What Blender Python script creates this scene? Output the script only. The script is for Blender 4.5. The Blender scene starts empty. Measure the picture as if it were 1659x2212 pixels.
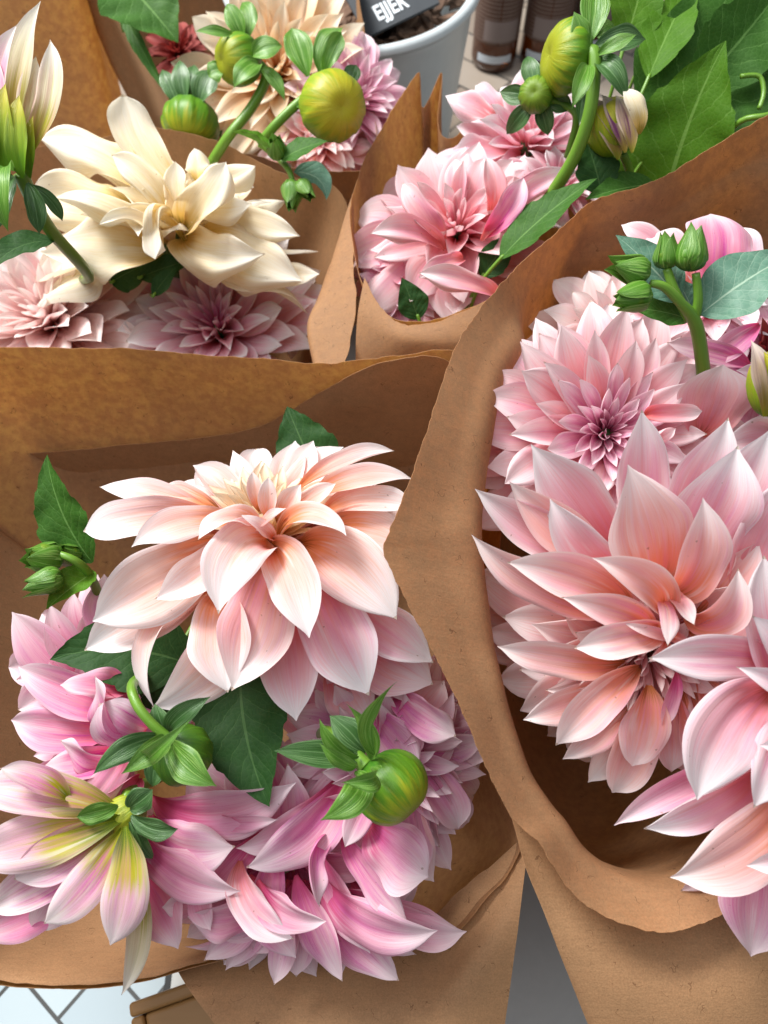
import bpy, math, random
from mathutils import Vector, Matrix, noise

# ------------------------------------------------------------------ scene, camera, light
SC = bpy.context.scene
COL = SC.collection
PITCH = math.radians(62)
TANH = 0.4986
K = 2 * TANH / 1659.0
CAM = Vector((0, 0, 0.90))
RIGHT = Vector((1, 0, 0))
FWD = Vector((0, math.cos(PITCH), -math.sin(PITCH)))
UP = Vector((0, math.sin(PITCH), math.cos(PITCH)))

cd = bpy.data.cameras.new('camera')
cam = bpy.data.objects.new('camera', cd)
COL.objects.link(cam)
cam.location = CAM
cam.rotation_euler = (math.pi / 2 - PITCH, 0, 0)
cd.sensor_fit = 'HORIZONTAL'
cd.sensor_width = 36
cd.lens = 18 / TANH
cd.clip_start = 0.01
cd.clip_end = 100
cd.dof.use_dof = True
cd.dof.focus_distance = 0.50
cd.dof.aperture_fstop = 11
SC.camera = cam

wd = bpy.data.worlds.new('World')
SC.world = wd
wd.use_nodes = True
wd.node_tree.nodes['Background'].inputs[0].default_value = (0.86, 0.93, 1.0, 1)
wd.node_tree.nodes['Background'].inputs[1].default_value = 0.20


def area(name, loc, target, size, power, col):
    l = bpy.data.lights.new(name, 'AREA')
    l.shape = 'RECTANGLE'
    l.size, l.size_y = size
    l.energy = power
    l.color = col
    o = bpy.data.objects.new(name, l)
    COL.objects.link(o)
    o.location = loc
    o.rotation_euler = (Vector(target) - Vector(loc)).to_track_quat('-Z', 'Y').to_euler()
    return o


area('window_light', (-1.60, 1.85, 2.75), (0, 0.35, 0.4), (1.15, 1.15), 185, (1.0, 0.98, 0.95))
area('overhead_light', (-0.5, 0.2, 2.6), (0, 0.3, 0.4), (2.0, 2.0), 31, (0.94, 0.97, 1.0))
SC.view_settings.view_transform = 'Standard'
SC.view_settings.look = 'None'
SC.view_settings.exposure = 0.22
SC.view_settings.gamma = 1.0
SC.cycles.max_bounces = 10
SC.cycles.transmission_bounces = 8
SC.cycles.use_denoising = True


# ------------------------------------------------------------------ points and helpers
def W(x, y, d):
    """A point of the place: where the line of sight through (x, y) stands d metres out."""
    return CAM + d * (RIGHT * ((x - 829.5) * K) + UP * (-(y - 1106) * K) + FWD)


def D(x, y, z):
    """A direction: right, up in the picture, towards the viewer."""
    return (RIGHT * x + UP * y - FWD * z).normalized()


def lerp(a, b, t):
    return a + (b - a) * t


def sstep(a, b, x):
    t = min(1, max(0, (x - a) / (b - a)))
    return t * t * (3 - 2 * t)


class MB:
    def __init__(self):
        self.v, self.f, self.uv = [], [], []

    def add(self, verts, faces, uvs=None):
        n = len(self.v)
        self.v += verts
        self.f += [tuple(i + n for i in f) for f in faces]
        self.uv += uvs if uvs else [(0, 0)] * len(verts)

    def build(self, name, mat, parent=None, smooth=True):
        me = bpy.data.meshes.new(name)
        o0 = parent_loc(parent) if parent else Vector((0, 0, 0))
        me.from_pydata([tuple(p - o0) for p in self.v], [], self.f)
        uvl = me.uv_layers.new(name='uv')
        dat = []
        for l in me.loops:
            dat += self.uv[l.vertex_index]
        uvl.data.foreach_set('uv', dat)
        if smooth:
            me.polygons.foreach_set('use_smooth', [True] * len(me.polygons))
        me.materials.append(mat)
        me.update()
        o = bpy.data.objects.new(name, me)
        COL.objects.link(o)
        if parent:
            o.parent = parent
        return o


def parent_loc(o):
    p = Vector((0, 0, 0))
    while o is not None:
        p = p + o.location
        o = o.parent
    return p


def tag(o, label=None, cat=None, group=None, kind=None):
    if label: o['label'] = label
    if cat: o['category'] = cat
    if group: o['group'] = group
    if kind: o['kind'] = kind
    return o


def empty(name, loc, label, cat, group=None):
    o = bpy.data.objects.new(name, None)
    o.empty_display_size = 0.02
    COL.objects.link(o)
    o.location = loc
    return tag(o, label, cat, group)


# ------------------------------------------------------------------ materials
def newmat(name):
    m = bpy.data.materials.new(name)
    m.use_nodes = True
    nt = m.node_tree
    nt.nodes.clear()
    return m, nt


def N(nt, t, **kw):
    n = nt.nodes.new(t)
    for k, v in kw.items():
        if k.startswith('i_'):
            n.inputs[k[2:].replace('_', ' ')].default_value = v
        else:
            setattr(n, k, v)
    return n


def math_(nt, op, a, b=None, clamp=False):
    n = nt.nodes.new('ShaderNodeMath')
    n.operation = op
    n.use_clamp = clamp
    for i, x in enumerate((a, b)):
        if x is None: continue
        if isinstance(x, (int, float)):
            n.inputs[i].default_value = x
        else:
            nt.links.new(x, n.inputs[i])
    return n.outputs[0]


def mixc(nt, fac, a, b):
    n = nt.nodes.new('ShaderNodeMix')
    n.data_type = 'RGBA'
    for s, x in ((n.inputs[0], fac), (n.inputs[6], a), (n.inputs[7], b)):
        if isinstance(x, (int, float)):
            s.default_value = x
        elif isinstance(x, tuple):
            s.default_value = (*x, 1)
        else:
            nt.links.new(x, s)
    return n.outputs[2]


def ramp(nt, fac, stops, interp='EASE'):
    n = nt.nodes.new('ShaderNodeValToRGB')
    n.color_ramp.interpolation = interp
    e = n.color_ramp.elements
    while len(e) < len(stops): e.new(0.5)
    for el, (p, c) in zip(e, stops):
        el.position = p
        el.color = (*c, 1) if len(c) == 3 else c
    nt.links.new(fac, n.inputs[0])
    return n.outputs[0]


def uvs(nt):
    uv = nt.nodes.new('ShaderNodeUVMap')
    uv.uv_map = 'uv'
    sep = nt.nodes.new('ShaderNodeSeparateXYZ')
    nt.links.new(uv.outputs[0], sep.inputs[0])
    return sep.outputs[0], sep.outputs[1]


def comb(nt, x, y, z):
    n = nt.nodes.new('ShaderNodeCombineXYZ')
    for i, s in enumerate((x, y, z)):
        if isinstance(s, (int, float)):
            n.inputs[i].default_value = s
        else:
            nt.links.new(s, n.inputs[i])
    return n.outputs[0]


def noise_(nt, vec, scale, detail=3, rough=0.5):
    n = nt.nodes.new('ShaderNodeTexNoise')
    n.inputs['Scale'].default_value = scale
    n.inputs['Detail'].default_value = detail
    n.inputs['Roughness'].default_value = rough
    nt.links.new(vec, n.inputs['Vector'])
    return n.outputs['Fac']


def finish(m, nt, col, rough, trans, tsat, bump_h=None, bump_s=0.2, dist=0.0006, coat=0.0, tcol=None, spec=0.4, sheen=0.0):
    p = nt.nodes.new('ShaderNodeBsdfPrincipled')
    out = nt.nodes.new('ShaderNodeOutputMaterial')
    if isinstance(col, tuple): p.inputs['Base Color'].default_value = (*col, 1)
    else: nt.links.new(col, p.inputs['Base Color'])
    if isinstance(rough, (int, float)): p.inputs['Roughness'].default_value = rough
    else: nt.links.new(rough, p.inputs['Roughness'])
    p.inputs['Specular IOR Level'].default_value = spec
    p.inputs['Coat Weight'].default_value = coat
    p.inputs['Coat Roughness'].default_value = 0.25
    p.inputs['Sheen Weight'].default_value = sheen
    nrm = None
    if bump_h is not None:
        b = nt.nodes.new('ShaderNodeBump')
        b.inputs['Strength'].default_value = bump_s
        b.inputs['Distance'].default_value = dist
        nt.links.new(bump_h, b.inputs['Height'])
        nrm = b.outputs[0]
        nt.links.new(nrm, p.inputs['Normal'])
    if trans > 0:
        t = nt.nodes.new('ShaderNodeBsdfTranslucent')
        g = nt.nodes.new('ShaderNodeGamma')
        g.inputs[1].default_value = tsat
        src = tcol if tcol is not None else col
        nt.links.new(src, g.inputs[0])
        nt.links.new(g.outputs[0], t.inputs[0])
        mx = nt.nodes.new('ShaderNodeMixShader')
        mx.inputs[0].default_value = trans
        nt.links.new(p.outputs[0], mx.inputs[1])
        nt.links.new(t.outputs[0], mx.inputs[2])
        nt.links.new(mx.outputs[0], out.inputs[0])
    else:
        nt.links.new(p.outputs[0], out.inputs[0])
    return m


def petal_mat(name, base, deep, mid, tip, streak, samt=0.6, edge=0.55, midpos=0.4, trans=0.38, deeppos=0.13):
    base, deep, mid, tip, streak = [tuple((x ** 1.30) * 0.98 for x in q) for q in (base, deep, mid, tip, streak)]
    m, nt = newmat(name)
    u, v = uvs(nt)
    oi = nt.nodes.new('ShaderNodeObjectInfo')
    rnd = oi.outputs['Random']
    w = math_(nt, 'MULTIPLY', rnd, 37.0)
    # long veins
    vv = comb(nt, math_(nt, 'MULTIPLY', u, 26.0), math_(nt, 'MULTIPLY', v, 1.1), w)
    st = noise_(nt, vv, 1.0, 4, 0.6)
    vb = comb(nt, math_(nt, 'MULTIPLY', u, 5.5), math_(nt, 'MULTIPLY', v, 1.2), w)
    stb = noise_(nt, vb, 1.0, 2, 0.5)
    blot = noise_(nt, comb(nt, math_(nt, 'MULTIPLY', u, 60.0), math_(nt, 'MULTIPLY', v, 45.0), w), 1.0, 3, 0.6)
    vs = math_(nt, 'ADD', v, math_(nt, 'MULTIPLY', math_(nt, 'SUBTRACT', st, 0.5), 0.42))
    vs = math_(nt, 'ADD', vs, math_(nt, 'MULTIPLY', math_(nt, 'SUBTRACT', rnd, 0.5), 0.16))
    c = ramp(nt, vs, [(0.0, base), (deeppos, deep), (midpos, mid), (0.93, tip)])
    e = math_(nt, 'ABSOLUTE', math_(nt, 'SUBTRACT', math_(nt, 'MULTIPLY', u, 2.0), 1.0))
    ef = math_(nt, 'MULTIPLY', math_(nt, 'POWER', e, 3.5), edge, True)
    ef = math_(nt, 'MULTIPLY', ef, math_(nt, 'MULTIPLY', v, 2.2, True))
    c = mixc(nt, ef, c, tip)
    # pink streaks follow the veins, strongest in the middle of the petal
    s1 = ramp(nt, st, [(0.45, (0, 0, 0)), (0.70, (1, 1, 1))])
    s2 = ramp(nt, stb, [(0.42, (0, 0, 0)), (0.66, (1, 1, 1))])
    sv = ramp(nt, v, [(0.02, (0, 0, 0)), (0.25, (1, 1, 1)), (0.62, (0.75, 0.75, 0.75)), (0.95, (0, 0, 0))])
    sf = math_(nt, 'ADD', math_(nt, 'MULTIPLY', s1, 0.55), math_(nt, 'MULTIPLY', s2, 0.55))
    sf = math_(nt, 'MULTIPLY', math_(nt, 'MULTIPLY', sf, sv), samt)
    sf = math_(nt, 'MULTIPLY', sf, math_(nt, 'ADD', math_(nt, 'MULTIPLY', blot, 0.8), 0.6))
    sf = math_(nt, 'MULTIPLY', sf, math_(nt, 'ADD', rnd, 0.45), True)
    c = mixc(nt, sf, c, streak)
    # pale midrib lines
    pl = ramp(nt, stb, [(0.30, (1, 1, 1)), (0.40, (0, 0, 0))])
    c = mixc(nt, math_(nt, 'MULTIPLY', math_(nt, 'MULTIPLY', pl, sv), 0.5), c, tip)
    h = math_(nt, 'ADD', math_(nt, 'MULTIPLY', st, 1.0), math_(nt, 'MULTIPLY', blot, 0.10))
    fine = noise_(nt, comb(nt, math_(nt, 'MULTIPLY', u, 46.0), math_(nt, 'MULTIPLY', v, 1.6), w), 1.0, 2, 0.5)
    lines = ramp(nt, fine, [(0.44, (0, 0, 0)), (0.50, (1, 1, 1)), (0.56, (0, 0, 0))])
    fade = ramp(nt, v, [(0.0, (1, 1, 1)), (0.5, (0.55, 0.55, 0.55)), (1.0, (0.12, 0.12, 0.12))])
    c = mixc(nt, math_(nt, 'MULTIPLY', math_(nt, 'MULTIPLY', lines, fade), 0.55), c, deep)
    rib = math_(nt, 'LESS_THAN', e, 0.045)
    c = mixc(nt, math_(nt, 'MULTIPLY', math_(nt, 'MULTIPLY', rib, fade), 0.35), c, deep)
    ob = nt.nodes.new('ShaderNodeTexCoord')
    spn = noise_(nt, ob.outputs['Object'], 330, 1, 0.5)
    big = noise_(nt, ob.outputs['Object'], 55, 1, 0.5)
    spk = math_(nt, 'MULTIPLY', math_(nt, 'GREATER_THAN', spn, 0.76), math_(nt, 'GREATER_THAN', big, 0.56))
    c = mixc(nt, math_(nt, 'MULTIPLY', spk, 0.5), c, (0.30, 0.17, 0.10))
    tipb = math_(nt, 'MULTIPLY', math_(nt, 'GREATER_THAN', v, 0.975), math_(nt, 'GREATER_THAN', rnd, 0.55))
    c = mixc(nt, math_(nt, 'MULTIPLY', tipb, 0.55), c, (0.42, 0.28, 0.14))
    h = math_(nt, 'ADD', h, math_(nt, 'MULTIPLY', fine, 0.5))
    return finish(m, nt, c, 0.55, trans, 1.45, h, 0.32, 0.0009, spec=0.2, sheen=0.0)


WHITE = (0.86, 0.81, 0.77)
PET = {
    'peach': petal_mat('petal_peach_white', (0.42, 0.17, 0.02), (0.86, 0.40, 0.20), (0.92, 0.66, 0.59), (0.95, 0.92, 0.92), (0.84, 0.46, 0.56), 0.40, 0.95, 0.44, deeppos=0.17),
    'peachpink': petal_mat('petal_peach_pink', (0.50, 0.20, 0.04), (0.89, 0.42, 0.29), (0.92, 0.61, 0.58), (0.95, 0.88, 0.87), (0.84, 0.34, 0.55), 0.60, 0.85, 0.55, deeppos=0.24),
    'pink': petal_mat('petal_pink', (0.62, 0.20, 0.14), (0.86, 0.34, 0.33), (0.90, 0.54, 0.56), (0.94, 0.84, 0.85), (0.80, 0.28, 0.50), 0.55, 0.7, 0.45),
    'lilac': petal_mat('petal_lilac_pink', (0.60, 0.14, 0.20), (0.74, 0.18, 0.36), (0.86, 0.52, 0.62), (0.93, 0.81, 0.84), (0.72, 0.16, 0.50), 0.75, 0.65, 0.45),  # deep stop: the petal's own pink, darkened further as shade in the crevices
    'hot': petal_mat('petal_bright_pink', (0.60, 0.12, 0.14), (0.86, 0.24, 0.36), (0.87, 0.48, 0.60), (0.92, 0.80, 0.84), (0.74, 0.12, 0.48), 0.95, 0.7, 0.5),
    'cream': petal_mat('petal_cream', (0.42, 0.33, 0.04), (0.84, 0.66, 0.28), (0.93, 0.84, 0.64), (0.97, 0.94, 0.86), (0.82, 0.62, 0.48), 0.28, 0.6, 0.38),
    'peachcream': petal_mat('petal_peach_cream', (0.66, 0.30, 0.09), (0.88, 0.56, 0.26), (0.90, 0.73, 0.50), (0.93, 0.86, 0.73), (0.84, 0.50, 0.36), 0.4, 0.55, 0.45),
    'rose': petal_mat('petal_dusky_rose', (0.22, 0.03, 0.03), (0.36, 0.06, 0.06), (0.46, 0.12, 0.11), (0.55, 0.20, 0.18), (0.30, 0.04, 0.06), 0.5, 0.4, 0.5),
    'pale': petal_mat('petal_pale_pink', (0.80, 0.36, 0.28), (0.90, 0.54, 0.48), (0.94, 0.76, 0.73), (0.96, 0.90, 0.88), (0.78, 0.45, 0.55), 0.4, 0.6, 0.42),
    'opening': petal_mat('petal_opening_yellow', (0.16, 0.26, 0.02), (0.58, 0.55, 0.03), (0.88, 0.61, 0.70), (0.88, 0.82, 0.82), (0.72, 0.18, 0.50), 0.85, 0.7, 0.52, deeppos=0.30),
    'opening2': petal_mat('petal_opening_green', (0.14, 0.24, 0.02), (0.48, 0.46, 0.05), (0.84, 0.80, 0.60), (0.88, 0.85, 0.80), (0.78, 0.36, 0.46), 0.5, 0.5, 0.56, deeppos=0.30),
    'pinkwhite': petal_mat('petal_pink_white', (0.70, 0.25, 0.18), (0.88, 0.38, 0.40), (0.90, 0.58, 0.63), (0.93, 0.91, 0.92), (0.84, 0.34, 0.56), 0.6, 0.95, 0.48, deeppos=0.18),
    'budpurple': petal_mat('petal_bud_purple', (0.40, 0.42, 0.06), (0.52, 0.42, 0.12), (0.72, 0.58, 0.48), (0.84, 0.76, 0.70), (0.28, 0.08, 0.28), 1.3, 0.6, 0.5),
}


def leaf_mat(name, dark, light, vein, rough=0.6, coat=0.0, trans=0.22, veins=True):
    m, nt = newmat(name)
    u, v = uvs(nt)
    tc = nt.nodes.new('ShaderNodeTexCoord')
    e = math_(nt, 'ABSOLUTE', math_(nt, 'SUBTRACT', math_(nt, 'MULTIPLY', u, 2.0), 1.0))
    n1 = noise_(nt, tc.outputs['Object'], 60, 4, 0.6)
    n2 = noise_(nt, tc.outputs['Object'], 420, 3, 0.6)
    c = mixc(nt, math_(nt, 'ADD', math_(nt, 'MULTIPLY', n1, 0.9), math_(nt, 'MULTIPLY', n2, 0.3), True), dark, light)
    if veins:
        wob = math_(nt, 'MULTIPLY', math_(nt, 'SUBTRACT', n1, 0.5), 0.10)
        ph = math_(nt, 'SUBTRACT', math_(nt, 'MULTIPLY', math_(nt, 'ADD', v, wob), 8.0), math_(nt, 'MULTIPLY', math_(nt, 'POWER', e, 0.8), 2.2))
        fr = math_(nt, 'ABSOLUTE', math_(nt, 'SUBTRACT', math_(nt, 'FRACT', ph), 0.5))
        lat = math_(nt, 'LESS_THAN', fr, 0.022)
        mid = math_(nt, 'LESS_THAN', e, 0.03)
        vor = nt.nodes.new('ShaderNodeTexVoronoi')
        vor.feature = 'DISTANCE_TO_EDGE'
        vor.inputs['Scale'].default_value = 260
        nt.links.new(tc.outputs['Object'], vor.inputs['Vector'])
        cell = math_(nt, 'LESS_THAN', vor.outputs['Distance'], 0.05)
        vf = math_(nt, 'MAXIMUM', math_(nt, 'MULTIPLY', lat, 0.6), mid)
        vf = math_(nt, 'MAXIMUM', vf, math_(nt, 'MULTIPLY', cell, 0.16))
        c = mixc(nt, vf, c, vein)
        h = math_(nt, 'SUBTRACT', math_(nt, 'SMOOTH_MIN', fr, 0.25), math_(nt, 'MULTIPLY', vf, 0.12))
        h = math_(nt, 'ADD', h, math_(nt, 'MULTIPLY', vor.outputs['Distance'], 0.30))
        return finish(m, nt, c, rough, trans, 0.9, h, 0.4, 0.0018, coat=coat, spec=0.22)
    st = noise_(nt, comb(nt, math_(nt, 'MULTIPLY', u, 22.0), math_(nt, 'MULTIPLY', v, 1.2), 0.0), 1.0, 3, 0.5)
    lines = ramp(nt, st, [(0.50, (0, 0, 0)), (0.60, (1, 1, 1)), (0.70, (0, 0, 0))])
    c = mixc(nt, math_(nt, 'MULTIPLY', lines, 0.75), c, vein)
    rim = math_(nt, 'GREATER_THAN', e, 0.93)
    c = mixc(nt, math_(nt, 'MULTIPLY', rim, 0.5), c, vein)
    return finish(m, nt, c, rough, trans, 0.9, st, 0.55, 0.0018, coat=coat)


LEAF = leaf_mat('leaf_mid_green', (0.020, 0.075, 0.008), (0.052, 0.150, 0.018), (0.12, 0.25, 0.06))
LEAFD = leaf_mat('leaf_dark_green', (0.010, 0.042, 0.008), (0.026, 0.085, 0.016), (0.055, 0.13, 0.035))
LEAFL = leaf_mat('leaf_light_green', (0.045, 0.135, 0.006), (0.090, 0.225, 0.012), (0.17, 0.33, 0.06), trans=0.34)
LEAFB = leaf_mat('leaf_bluish_green', (0.070, 0.170, 0.110), (0.13, 0.27, 0.19), (0.30, 0.44, 0.32), rough=0.5, coat=0.03, trans=0.15)
SEPAL = leaf_mat('sepal_green', (0.050, 0.155, 0.012), (0.115, 0.29, 0.026), (0.28, 0.46, 0.11), rough=0.36, coat=0.15, trans=0.2, veins=False)
SEPALD = leaf_mat('sepal_dark_green', (0.025, 0.075, 0.018), (0.06, 0.155, 0.035), (0.17, 0.30, 0.12), rough=0.36, coat=0.2, trans=0.12, veins=False)


def bud_mat(name, low, mid, top):
    m, nt = newmat(name)
    u, v = uvs(nt)
    a = math_(nt, 'MULTIPLY', u, math.tau)
    vec = comb(nt, math_(nt, 'MULTIPLY', math_(nt, 'COSINE', a), 3.2), math_(nt, 'MULTIPLY', math_(nt, 'SINE', a), 3.2), math_(nt, 'MULTIPLY', v, 0.9))
    st = noise_(nt, vec, 2.6, 5, 0.65)
    f = math_(nt, 'ADD', v, math_(nt, 'MULTIPLY', math_(nt, 'SUBTRACT', st, 0.5), 1.0))
    c = ramp(nt, f, [(0.12, low), (0.5, mid), (0.85, top)])
    return finish(m, nt, c, 0.42, 0.10, 0.9, st, 0.45, 0.0018, coat=0.04, spec=0.35)


BUD = bud_mat('bud_green_yellow', (0.040, 0.15, 0.008), (0.10, 0.24, 0.010), (0.30, 0.33, 0.014))
BUDY = bud_mat('bud_yellow_green', (0.12, 0.27, 0.012), (0.24, 0.34, 0.014), (0.42, 0.38, 0.018))
BUDG = bud_mat('bud_green', (0.035, 0.11, 0.010), (0.07, 0.18, 0.012), (0.17, 0.27, 0.02))


def stem_mat(name, a, b):
    m, nt = newmat(name)
    u, v = uvs(nt)
    n = noise_(nt, comb(nt, math_(nt, 'MULTIPLY', u, 26.0), math_(nt, 'MULTIPLY', v, 1.5), 0.0), 1.0, 4, 0.6)
    return finish(m, nt, mixc(nt, n, a, b), 0.36, 0.08, 0.9, n, 0.3, 0.001, coat=0.15)


STEM = stem_mat('stem_green', (0.09, 0.22, 0.02), (0.19, 0.36, 0.04))
STEMD = stem_mat('stem_dark_green', (0.035, 0.09, 0.018), (0.09, 0.19, 0.03))


def paper_mat(name, base, tr, trans):
    m, nt = newmat(name)
    tc = nt.nodes.new('ShaderNodeTexCoord')
    o = tc.outputs['Object']
    clouds = noise_(nt, o, 130, 5, 0.66)
    big = noise_(nt, o, 11, 3, 0.5)
    mp = nt.nodes.new('ShaderNodeMapping')
    mp.inputs['Scale'].default_value = (55, 700, 60)
    mp.inputs['Rotation'].default_value = (0.5, 0.3, 0.9)
    nt.links.new(o, mp.inputs[0])
    fib = noise_(nt, mp.outputs[0], 1.0, 3, 0.6)
    grain = noise_(nt, o, 900, 2, 0.6)
    # dark stray fibres: thin warped iso-lines, broken up
    wv = noise_(nt, o, 75, 2, 0.5)
    line = math_(nt, 'LESS_THAN', math_(nt, 'ABSOLUTE', math_(nt, 'SUBTRACT', wv, 0.5)), 0.0045)
    brk = math_(nt, 'GREATER_THAN', noise_(nt, o, 120, 1, 0.5), 0.60)
    fibre = math_(nt, 'MULTIPLY', line, brk)
    k = math_(nt, 'ADD', math_(nt, 'MULTIPLY', fib, 0.22), math_(nt, 'ADD', math_(nt, 'MULTIPLY', grain, 0.58), math_(nt, 'MULTIPLY', big, 0.2)))
    c = mixc(nt, ramp(nt, k, [(0.3, (0, 0, 0)), (0.7, (1, 1, 1))]), tuple(x * 0.80 for x in base), tuple(min(1, x * 1.16) for x in base))
    c = mixc(nt, math_(nt, 'MULTIPLY', fibre, 0.55), c, (0.14, 0.06, 0.025))
    t = mixc(nt, ramp(nt, clouds, [(0.36, (0, 0, 0)), (0.66, (1, 1, 1))]), tuple(x * 0.84 for x in tr), tuple(min(1, x * 1.18) for x in tr))
    t = mixc(nt, math_(nt, 'MULTIPLY', fibre, 0.6), t, (0.12, 0.05, 0.02))
    h = math_(nt, 'ADD', math_(nt, 'MULTIPLY', fib, 0.5), math_(nt, 'ADD', math_(nt, 'MULTIPLY', grain, 0.7), math_(nt, 'MULTIPLY', big, 0.3)))
    return finish(m, nt, c, 0.68, trans, 1.0, h, 0.35, 0.0006, tcol=t, spec=0.22, sheen=0.0)


PAPER = paper_mat('kraft_paper', (0.42, 0.255, 0.140), (0.97, 0.60, 0.26), 0.45)
PAPER2 = paper_mat('kraft_paper_heavy', (0.40, 0.225, 0.112), (0.80, 0.42, 0.15), 0.20)
PAPER3 = paper_mat('kraft_paper_medium', (0.42, 0.240, 0.122), (0.88, 0.50, 0.20), 0.34)


# ------------------------------------------------------------------ ribbons: petals, sepals, leaves
def prof_petal(v, m=0.55, p=2.2):
    if v < m:
        w = (1 - (1 - v / m) ** 2) ** 0.70
        w = max(w, 0.14)
    else:
        q = (v - m) / (1 - m)
        w = (1 - q ** p) ** 1.12 * (1 - 0.25 * sstep(0.72, 1.0, q))
    return max(w, 0.012)


def prof_leaf(v):
    m = 0.38
    if v < m:
        return max(0.05, (1 - (1 - v / m) ** 2) ** 0.8)
    q = (v - m) / (1 - m)
    return max(0.008, (1 - q ** 1.35) * (1 - 0.12 * q))


def ribbon(mb, B, T, n0, width, arch=0.15, lat=0.0, cup=(2.2, 0.7, 0.9), roll=(0, 0), tipc=0.0, ruff=0.0, fold=0.0,
           edge=0.0, kind='petal', seed=0, nu=10, nv=18, m=0.55, teeth=0, p=2.1, c1=None):
    """One petal or leaf from B to T. n0 is the side its face looks to; arch bows it that way, lat sideways,
    cup rolls the sides in (base, middle, tip), tipc bends the tip back, ruff waves the margins."""
    rnd = random.Random(seed)
    ax = T - B
    L = ax.length
    t0 = ax.normalized()
    s0 = t0.cross(n0)
    if s0.length < 1e-4: s0 = t0.cross(Vector((0.3, 0.5, 0.8)))
    s0.normalize()
    nn = s0.cross(t0).normalized()
    C1 = B + ax * 0.35 + nn * arch * L * 1.35 + s0 * lat * L * 1.3
    C2 = B + ax * 0.72 + nn * (arch * 1.1 + tipc) * L + s0 * lat * L * 1.1
    if c1 is not None:
        C1 = c1

    def P(t):
        a = 1 - t
        return B * a ** 3 + C1 * 3 * a * a * t + C2 * 3 * a * t * t + T * t ** 3
    ph = [rnd.uniform(0, 6.28) for _ in range(4)]
    fr = [rnd.uniform(5, 10), rnd.uniform(5, 10)]
    sc_ = [rnd.uniform(-.12, .30), rnd.uniform(-.12, .30)] if kind != 'leaf' else [0, 0]
    npl = rnd.uniform(8, 12)
    verts, uv = [], []
    for j in range(nv + 1):
        v = j / nv
        v = v ** 0.92
        c = P(v)
        tg = (P(min(1, v + 0.02)) - P(max(0, v - 0.02)))
        if tg.length < 1e-9: tg = t0.copy()
        tg.normalize()
        s = tg.cross(n0)
        s = (s - tg * s.dot(tg))
        if s.length < 0.15:
            s = s0 - tg * s0.dot(tg)
        s.normalize()
        if s.dot(s0) < 0 and kind != 'loop': s = -s
        n = s.cross(tg).normalized()
        r = roll[0] + (roll[1] - roll[0]) * v
        cr, sr = math.cos(r), math.sin(r)
        s, n = s * cr + n * sr, n * cr - s * sr
        if kind == 'leaf':
            hw = width / 2 * prof_leaf(v)
            if teeth:
                q = v * teeth
                f = q - math.floor(q)
                amp = 0.075 if 0.08 < v < 0.93 else 0.0
                hw *= (1 - amp * 1.0) + amp * 1.6 * (f ** 0.8 if f < 0.82 else (1 - f) / 0.18)
        else:
            hw = width / 2 * prof_petal(v, m, p)
        if kind == 'petal': hw *= 1 + 0.05 * math.sin(v * 9 + ph[1]) * sstep(.3, .6, v)
        if v < 0.5: th = lerp(cup[0], cup[1], sstep(0, 0.42, v))
        else: th = lerp(cup[1], cup[2], sstep(0.55, 1, v))
        th = max(th, 1e-3)
        rad = hw / th
        for i in range(nu + 1):
            a = -1 + 2 * i / nu
            x = rad * math.sin(a * th)
            z = rad * (1 - math.cos(a * th))
            side = 0 if a < 0 else 1
            z += ruff * hw * math.sin(fr[side] * v + ph[side]) * a * a * sstep(0.1, 0.4, v)
            z -= (edge + sc_[side] * ruff * 6) * hw * abs(a) ** 4 * sstep(0.15, 0.5, v)
            z += fold * hw * abs(a) * (0.4 + 0.6 * v)
            if kind != 'leaf':
                z += 0.055 * hw * math.cos(a * npl + ph[3] * .5) * sstep(0, .3, v) * (1 - v)
            else:
                z += 0.05 * hw * math.sin(v * 22 + abs(a) * 3 + ph[2]) * abs(a)
            verts.append(c + s * x + n * z)
            uv.append(((a + 1) / 2, v))
    faces = []
    for j in range(nv):
        for i in range(nu):
            q = j * (nu + 1) + i
            faces.append((q, q + 1, q + nu + 2, q + nu + 1))
    mb.add(verts, faces, uv)


def tube(mb, pts, radii, seg=12, sub=5):
    """A stem through pts (Catmull-Rom), radius per point."""
    P, R = [], []
    n = len(pts)
    for i in range(n - 1):
        p0, p1, p2, p3 = pts[max(i - 1, 0)], pts[i], pts[i + 1], pts[min(i + 2, n - 1)]
        for k in range(sub):
            t = k / sub
            P.append(0.5 * ((2 * p1) + (p2 - p0) * t + (2 * p0 - 5 * p1 + 4 * p2 - p3) * t * t + (3 * p1 - p0 - 3 * p2 + p3) * t ** 3))
            R.append(lerp(radii[i], radii[i + 1], t))
    P.append(pts[-1]); R.append(radii[-1])
    verts, uv, faces = [], [], []
    ref = Vector((0.31, 0.52, 0.79))
    u = None
    acc = 0
    for i, p in enumerate(P):
        tg = (P[min(i + 1, len(P) - 1)] - P[max(i - 1, 0)]).normalized()
        if u is None: u = tg.cross(ref).normalized()
        u = (u - tg * u.dot(tg)).normalized()
        w = tg.cross(u)
        if i: acc += (p - P[i - 1]).length
        for k in range(seg):
            a = 2 * math.pi * k / seg
            verts.append(p + (u * math.cos(a) + w * math.sin(a)) * R[i] * (1 + 0.03 * math.cos(3 * a)))
            uv.append((k / seg, acc * 30))
    for i in range(len(P) - 1):
        for k in range(seg):
            a, b = i * seg + k, i * seg + (k + 1) % seg
            faces.append((a, b, b + seg, a + seg))
    faces.append(tuple(range(seg))[::-1])
    faces.append(tuple((len(P) - 1) * seg + k for k in range(seg)))
    mb.add(verts, faces, uv)


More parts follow.
